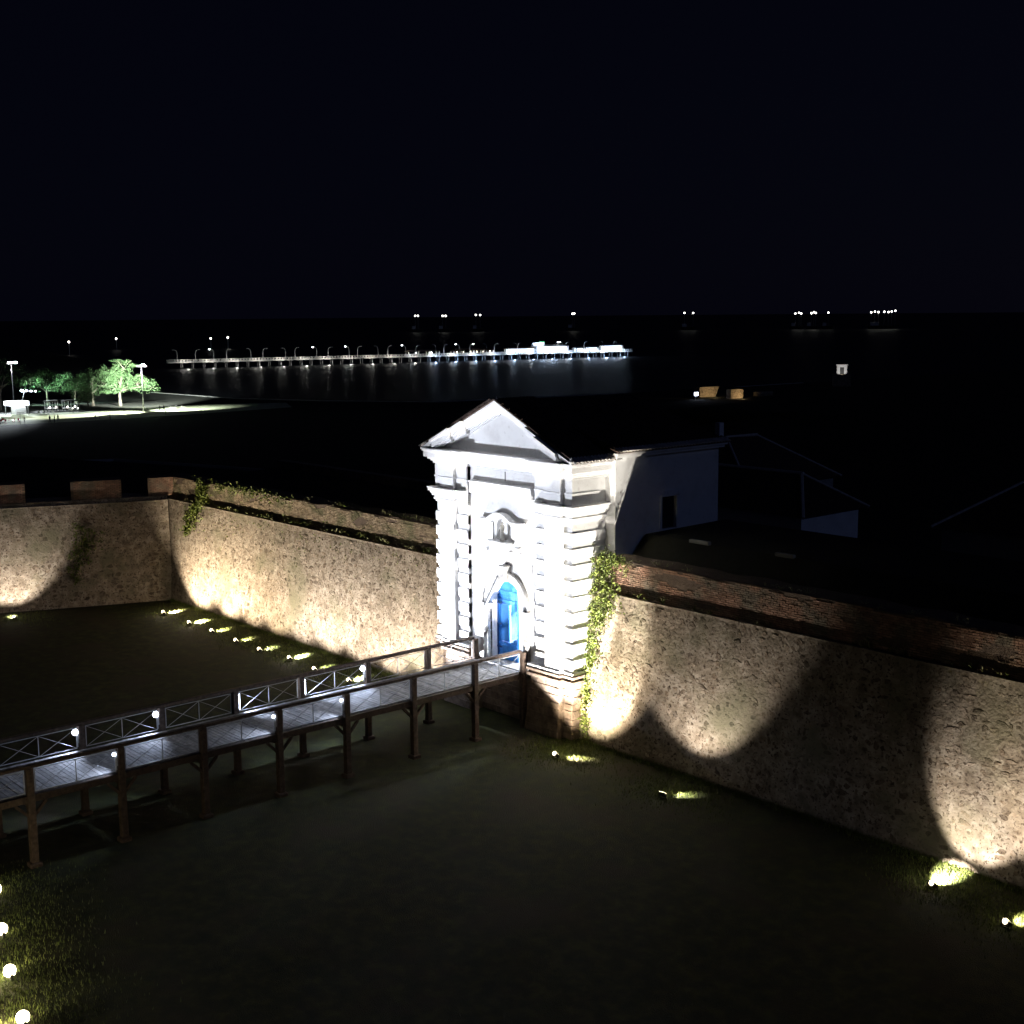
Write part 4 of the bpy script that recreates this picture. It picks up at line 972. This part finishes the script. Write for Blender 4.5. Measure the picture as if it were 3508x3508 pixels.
# river wall and low kerb
def ribbon(name, pts, z0, z1, w, m, lab, cat):
    mb = MB(); pts = [V(x, y, 0) for x, y in pts]
    for i, p in enumerate(pts):
        d = (pts[min(i+1, len(pts)-1)]-pts[max(i-1, 0)]).normalized(); n_ = V(-d.y, d.x, 0)*w/2
        mb.v += [p-n_+V(0,0,z0), p+n_+V(0,0,z0), p+n_+V(0,0,z1), p-n_+V(0,0,z1)]
    for i in range(len(pts)-1):
        a = i*4
        for k in range(4): mb.f.append((a+k, a+(k+1) % 4, a+4+(k+1) % 4, a+4+k))
    mb.f += [(0,1,2,3), tuple(len(mb.v)-4+k for k in range(4))]
    return mb.build(name, m, label=lab, cat=cat)
ribbon('river_wall', [(x, y) for x, y in shore[2:8]], -1.5, .15, .3, CONC, 'long low pale wall along the river bank', 'river wall')
ribbon('kerb', [(113.5,-19.7),(108.2,-31.4),(92,-37),(79.5,-40.4),(58.1,-41.5)], 0, .3, .3, CONC, 'faint low kerb crossing the dark ground beyond the bastion', 'kerb')
# ================================================================ PIER
pa, pb = V(395.6, -184.6, 0), V(353.98, -378.9, 0); pd = (pb-pa).normalized(); pn = V(pd.y, -pd.x, 0); PL = (pb-pa).length
if (CAMP-pa).dot(pn) < 0: pn = -pn
def PP(t, off, z): return pa+pd*(PL*t)+pn*off+V(0, 0, z)
PZ = 1.25
pier = empty('pier', PP(0, 0, 0)); tag(pier, 'long narrow pier with white balustrade running out over the dark river', 'pier')
def pbox(mb, t0, t1, o0, o1, z0, z1):
    q = [PP(t, o, z) for z in (z0, z1) for t, o in ((t0, o0), (t1, o0), (t1, o1), (t0, o1))]
    return mb.add(q, [(0,3,2,1),(4,5,6,7),(0,1,5,4),(1,2,6,5),(2,3,7,6),(3,0,4,7)])
pbox(MB(), -.015, 1.0, -1.6, 1.6, PZ-.3, PZ).build('deck', PIERW, pier)
mb = MB()
for i in range(48): [mb.tube([PP((i+.5)/48, o, -2.5), PP((i+.5)/48, o, PZ-.3)], .2, 6) for o in (-1.1, 1.1)]
mb.build('piles', DKMETAL, pier)
for o in (1.55, -1.55):
    mb = MB(); pbox(mb, -.015, 1.0, o-.07, o+.07, PZ+.72, PZ+.84); pbox(mb, -.015, 1.0, o-.05, o+.05, PZ+.06, PZ+.16)
    n = 170
    for i in range(n): pbox(mb, i/n, i/n+.0024, o-.04, o+.04, PZ+.1, PZ+.75)
    for i in range(44): pbox(mb, i/44, i/44+.0022, o-.12, o+.12, PZ, PZ+.9)
    mb.build('balustrade', PIERW, pier)
def pier_lamp(t, side, lit, lab):
    p = PP(t, 0, PZ); r_ = empty('pier_lamp', p); tag(r_, lab, 'street lamp', 'curved lamps along the pier')
    b_ = PP(t, side*1.4, PZ); d = pd*(1 if side > 0 else -1)
    MB().tube([b_, b_+V(0,0,3.0), b_+V(0,0,3.9)+d*.2, b_+V(0,0,4.3)+d*.75, b_+V(0,0,4.4)+d*1.3], [.16,.12,.10,.09,.08], 6).build('pole', GALV, r_)
    MB().ball(b_+V(0,0,4.35)+d*1.55, .34 if lit else .22, 7, 5, (1, 1, .6)).build('lamp_head', E_FLOOD if lit else GALV, r_)
near_t = [.0,.035,.093,.163,.226,.293,.354,.418,.479,.541,.60,.657,.712,.745,.802,.829,.875,.95]
far_t = [.005,.073,.144,.212,.275,.342,.403,.463,.53,.583,.646,.718,.774,.831,.933]
for i, t in enumerate(near_t[1:]): pier_lamp(t, 1, i in (9, 13), '%scurved lamp on the near side of the pier, %s from the shore' % ('glowing ' if i in (9, 13) else '', nth(i+1)))
for i, t in enumerate(far_t): pier_lamp(t, -1, i in (1, 4, 5, 7, 9, 13), '%scurved lamp on the far side of the pier, %s from the shore' % ('glowing ' if i in (1,4,5,7,9,13) else '', nth(i+1)))
for i in range(22):
    t = .01+i*.0455; point('water_light', pier, PP(t+.01, 2.2, -.45), 700 if t < .5 else 2000, (.45, .65, 1) if t > .5 else (1, .97, .92), .4); p_ = point('pier_light', pier, PP(t, 2.8, PZ+.7), 230 if t < .5 else 600, (1, .97, .9) if t < .45 else (.85, .92, 1), .5)
def pavilion(t0, t1, z, lab, rm_, lamps, wall=None):
    r_ = empty('pavilion', PP((t0+t1)/2, 0, PZ)); tag(r_, lab, 'pavilion', 'pavilions on the pier')
    mb = MB(); n = max(2, int((t1-t0)/.02))
    for i in range(n+1): [pbox(mb, t0+(t1-t0)*i/n-.001, t0+(t1-t0)*i/n+.001, o-.1, o+.1, PZ, z) for o in (-1.3, 1.3)]
    mb.build('posts', PIERW, r_)
    q = [PP(t0-.004, 1.9, z), PP(t1+.004, 1.9, z), PP(t1+.004, -1.9, z), PP(t0-.004, -1.9, z), PP(t0+.004, 0, z+.75), PP(t1-.004, 0, z+.75)]
    MB().add(q, [(0,3,2,1),(0,1,5,4),(1,2,5),(2,3,4,5),(3,0,4)]).build('roof', rm_, r_)
    for i in range(lamps): MB().ball(PP(t0+(t1-t0)*(i+.5)/lamps, 1.0, z-.5), .28, 7, 5).build('lamp', E_WINWARM if rm_ is TILE else E_FLOOD, r_)
    if wall: pbox(MB(), t0+.004, t1-.004, -1.5, 1.5, PZ+.1, z-.05).build('lit_interior', wall, r_)
    return r_
TAN = mat('pavilion_roof', [(.40,.28,.18), (.48,.36,.25)], 2, .8)
pavilion(.463, .531, PZ+1.75, 'open pier pavilion with a tan roof and two small lamps', TAN, 2)
pavilion(.564, .655, PZ+1.75, 'long open pier pavilion with a reddish roof and a row of lamps', TILE, 6)
pavilion(.689, .755, PZ+2.0, 'pier building with a pale reddish roof left of the glaring hall', TAN, 2, E_HALL)
pavilion(.757, .835, PZ+2.7, 'glaring white lit hall on the pier', PIERW, 3, E_HALL)
pavilion(.856, .876, PZ+1.6, 'small bright white kiosk right of the glaring hall', PIERW, 1, E_HALL)
pavilion(.885, .912, PZ+1.8, 'bright white canopy second from the pier end', PIERW, 2, E_HALL)
pavilion(.925, .975, PZ+2.4, 'bright white canopy at the pier end', PIERW, 3, E_HALL)
r_ = empty('sign_tower', PP(.765, 1, PZ)); tag(r_, 'small white block with a green lit top above the glaring hall', 'sign tower')
pbox(MB(), .752, .776, .2, 1.4, PZ+3.3, PZ+4.4).build('block', E_HALL, r_); pbox(MB(), .768, .777, .2, 1.4, PZ+4.4, PZ+4.8).build('green_light', E_SIGN, r_); pbox(MB(), .755, .757, .6, .8, PZ, PZ+3.3).build('support', GALV, r_)
r_ = empty('mooring_dolphin', PP(.911, 4, -1)); tag(r_, 'dark mooring pile with a white light standing in front of the pier end', 'mooring pile')
MB().tube([PP(.911, 4.5, -3), PP(.911, 4.5, .9)], .75, 8).build('pile', DKMETAL, r_); MB().ball(PP(.911, 4.5, 1.25), .5, 7, 5, (1, 1, .5)).build('lamp', E_FLOOD, r_)
for k, (t, z) in enumerate(((.77, 3), (.80, 3.2), (.83, 3), (.90, 2.6), (.95, 2.6))): point('hall_light', pier, PP(t, 3.0, PZ+z*.3), 700, (.5, .68, 1), .5)
# ================================================================ BOATS AT THE HORIZON
ships = [([(1158.2,-866.9,17.3),(1157,-870,17.3)],'far boat at the left end of the horizon lights'), ([(1139.1,-891.7,17.0),(1137,-894.5,17.0)],'far boat second from the left on the horizon'), ([(1115.3,-921.3,17.7),(1112.1,-925.1,17.6)],'far boat with two lights just above the lamp posts of the pier'),
 ([(1041.8,-1003.7,18.1),(1040.4,-1005.4,18.4)],'far boat with a pair of lights above the glaring hall'), ([(950,-1091.6,17.9),(942.6,-1098.1,17.8)],'far boat right of the pier end'),
 ([(854.3,-1169.1,16.2),(849.2,-1172.9,16.2),(851,-1171.3,17)],'far boat at the left of the right hand group of lights'), ([(840.2,-1179.4,16.4),(836.4,-1182.2,16.7),(838,-1181,17.5)],'far boat in the middle of the right hand group of lights'),
 ([(825.3,-1190.1,16.9)],'far boat with a single bluish light'), ([(787.3,-1216.1,16.8),(784,-1218,17.5),(780.9,-1220.3,17.0),(775.7,-1223.7,17.3),(772,-1226,17),(769.2,-1227.9,17.5),(766,-1230,18.2)],'long far ship with a row of lights at the right')]
for L_, lab in ships:
    a, b_ = V(*L_[0]), V(*L_[-1]); c = (a+b_)/2; c.z = -1.2; d = V(-.7, -.5, 0).normalized() if len(L_) == 1 else (V(b_.x, b_.y, 0)-V(a.x, a.y, 0)).normalized()
    r_ = empty('far_boat', c); tag(r_, lab, 'boat', 'lit boats on the horizon'); ln = max(8, (a-b_).length/2+5); n_ = V(-d.y, d.x, 0)
    mb = MB(); q = []
    for z, e, w in ((-.5, .85, 2), (3.5, 1.0, 3)):
        q += [c+d*ln*e+V(0,0,z+1), c+d*ln*.7*e+n_*w+V(0,0,z), c-d*ln*e+n_*w+V(0,0,z), c-d*ln*e-n_*w+V(0,0,z), c+d*ln*.7*e-n_*w+V(0,0,z)]
    mb.add(q, [(4,3,2,1,0),(5,6,7,8,9)]+[(i, (i+1) % 5, (i+1) % 5+5, i+5) for i in range(5)]).build('hull', DKMETAL, r_)
    mb = MB(); pc = c-d*ln*.5; mb.add([pc+d*sx*ln*.25+n_*sy*2+V(0,0,z) for z in (3, 7) for sx, sy in ((-1,-1),(1,-1),(1,1),(-1,1))], [(0,3,2,1),(4,5,6,7),(0,1,5,4),(1,2,6,5),(2,3,7,6),(3,0,4,7)]); mb.build('cabin', PIERW, r_)
    for p in L_: MB().tube([V(p[0], p[1], 1), V(p[0], p[1], p[2])], .15, 4).build('mast', GALV, r_); MB().ball(p, 1.0, 6, 4).build('mast_light', E_SHIP, r_)
# small lights of the far shore at left
for i, (x, y, lab) in enumerate(((620,-238,'tiny far shore light above the park trees, left'), (700,-300,'tiny far shore light above the park trees, right'), (640,-330,'tiny far shore light left of the pier'), (660,-352,'tiny far shore light just left of the pier start'))):
    r_ = empty('shore_light', (x, y, 0)); tag(r_, lab, 'street lamp', 'far shore lights'); MB().tube([(x, y, -1.2), (x, y, 5)], .15, 5).build('pole', GALV, r_); MB().ball((x, y, 5.3), .55, 6, 4).build('lamp', E_SHIP, r_)
# ================================================================ FAR BASTION
def rough_block(name, o, u, L_, h, th, lab, grp=None, slant=0):
    o = V(*o); u = V(*u).normalized(); n_ = V(-u.y, u.x, 0)
    if (CAMP-o).dot(n_) < 0: n_ = -n_
    r_ = empty(name, o); tag(r_, lab, 'wall', grp)
    mb = MB(); q = [o, o+u*(L_-slant), o+u*(L_-slant)-n_*th, o-n_*th]; q += [o+V(0,0,h), o+u*L_+V(0,0,h), o+u*L_-n_*th+V(0,0,h), o-n_*th+V(0,0,h)]
    mb.add(q, [(0,3,2,1),(4,5,6,7),(0,1,5,4),(1,2,6,5),(2,3,7,6),(3,0,4,7)]).build('wall_face', STONE_BASE, r_)
    rnd = random.Random(3); st_ = MB(); z = .1
    while z < h-.2:
        s = .1
        while s < L_-slant-.2:
            w = rnd.uniform(.22, .5); m3 = Matrix((u, V(0,0,1), u.cross(V(0,0,1)) if u.cross(V(0,0,1)).dot(n_) > 0 else -u.cross(V(0,0,1)))).transposed() @ Matrix.Diagonal((w, .2, .06)); m4 = m3.to_4x4(); m4.translation = o+u*(s+w/2)+V(0,0,z)+n_*.01
            k = rnd.randrange(20); st_.add(PROTO[k][0], PROTO[k][1], m4); s += w+.03
        z += .21
    st_.build('rubble_stones', STONE, r_, kind='stuff', fix=False)
    return r_, n_
ub = V(-.41, -4.23, 0)
r1, nb_ = rough_block('merlon_wall', (93.2, -121.2, 4.0), ub, 4.2, 1.6, 1.2, 'warmly lit stone merlon with a slanted side on the far bastion', 'lit merlons of the far bastion', .8)
r2, _ = rough_block('merlon_wall', (87.8, -122.2, 4.0), (-.69, -2.46, 0), 2.2, 1.4, 1.2, 'warmly lit rectangular stone merlon right of the slanted one', 'lit merlons of the far bastion')
r3, _ = rough_block('merlon_wall', (88.4, -129.3, 4.0), (-1, -2.85, 0), 3.0, .7, 1.0, 'dim low wall fragment right of the two lit merlons', 'lit merlons of the far bastion')
spot('light', r1, (90.6, -122.6, 4.3), (93.0, -123.2, 4.9), 520, (1, .72, .36), 130, .3, .1)
spot('light', r2, (85.6, -123.2, 4.2), (87.5, -123.6, 4.8), 420, (1, .72, .36), 120, .3, .1)
r_ = empty('bastion_floodlight', (92.3, -119.0, 3.4)); tag(r_, 'glaring blue white floodlight at the left end of the lit merlons', 'floodlight')
MB().box(92.1, 92.4, -119.5, -118.6, 4.4, 5.0).build('housing', DKMETAL, r_); MB().box(92.04, 92.09, -119.45, -118.65, 4.45, 4.95).build('lens', E_COOL, r_); MB().tube([(92.25, -119.05, 3.2), (92.25, -119.05, 4.4)], .07, 6).build('pole', GALV, r_)
flatpoly('far_bastion_terrace', [(80,-95),(110,-100),(112,-150),(84,-150)], 3.9, DARKG, kind='structure')
# sentry box
r_ = empty('sentry_box', (136.7, -222.0, 3)); tag(r_, 'small white sentry box with a dark arched doorway alone in the dark at right', 'sentry box')
su = V(-.79, -.61, 0).normalized(); sn = V(-su.y, su.x, 0); sn = sn if (CAMP-V(136.7,-222,0)).dot(sn) > 0 else -sn
ms = Matrix((su, -sn, V(0, 0, 1))).transposed().to_4x4(); ms.translation = V(136.7, -222.0, 2.85)
mb = MB(); mb.box(-1.15, -.45, 0, 1.6, 0, 2.0, ms); mb.box(.45, 1.15, 0, 1.6, 0, 2.0, ms); mb.box(-.45, .45, 0, 1.6, 1.55, 2.0, ms); mb.build('wall', WHITE, r_); MB().box(-.45, .45, .35, 1.6, 0, 1.55, ms).build('doorway', DKMETAL, r_)  # dark block in the opening stands for the shade inside
MB().box(-1.35, 1.35, -.15, 1.75, 2.0, 2.22, ms).build('cornice', WHITE, r_)
MB().add([(-1.2,-.05,2.22),(1.2,-.05,2.22),(1.2,1.65,2.22),(-1.2,1.65,2.22),(0,.8,2.9)], [(0,1,4),(1,2,4),(2,3,4),(3,0,4),(3,2,1,0)], ms).build('roof', TILE, r_)
MB().box(-2, 2, -.8, 2.6, -4.2, -.01, ms).build('bastion_tip', STONE_BASE, r_)
spot('light', r_, ms @ V(0, -3.0, .2), ms @ V(0, 0, 1.2), 420, (1, .97, .92), 60, .4, .1)
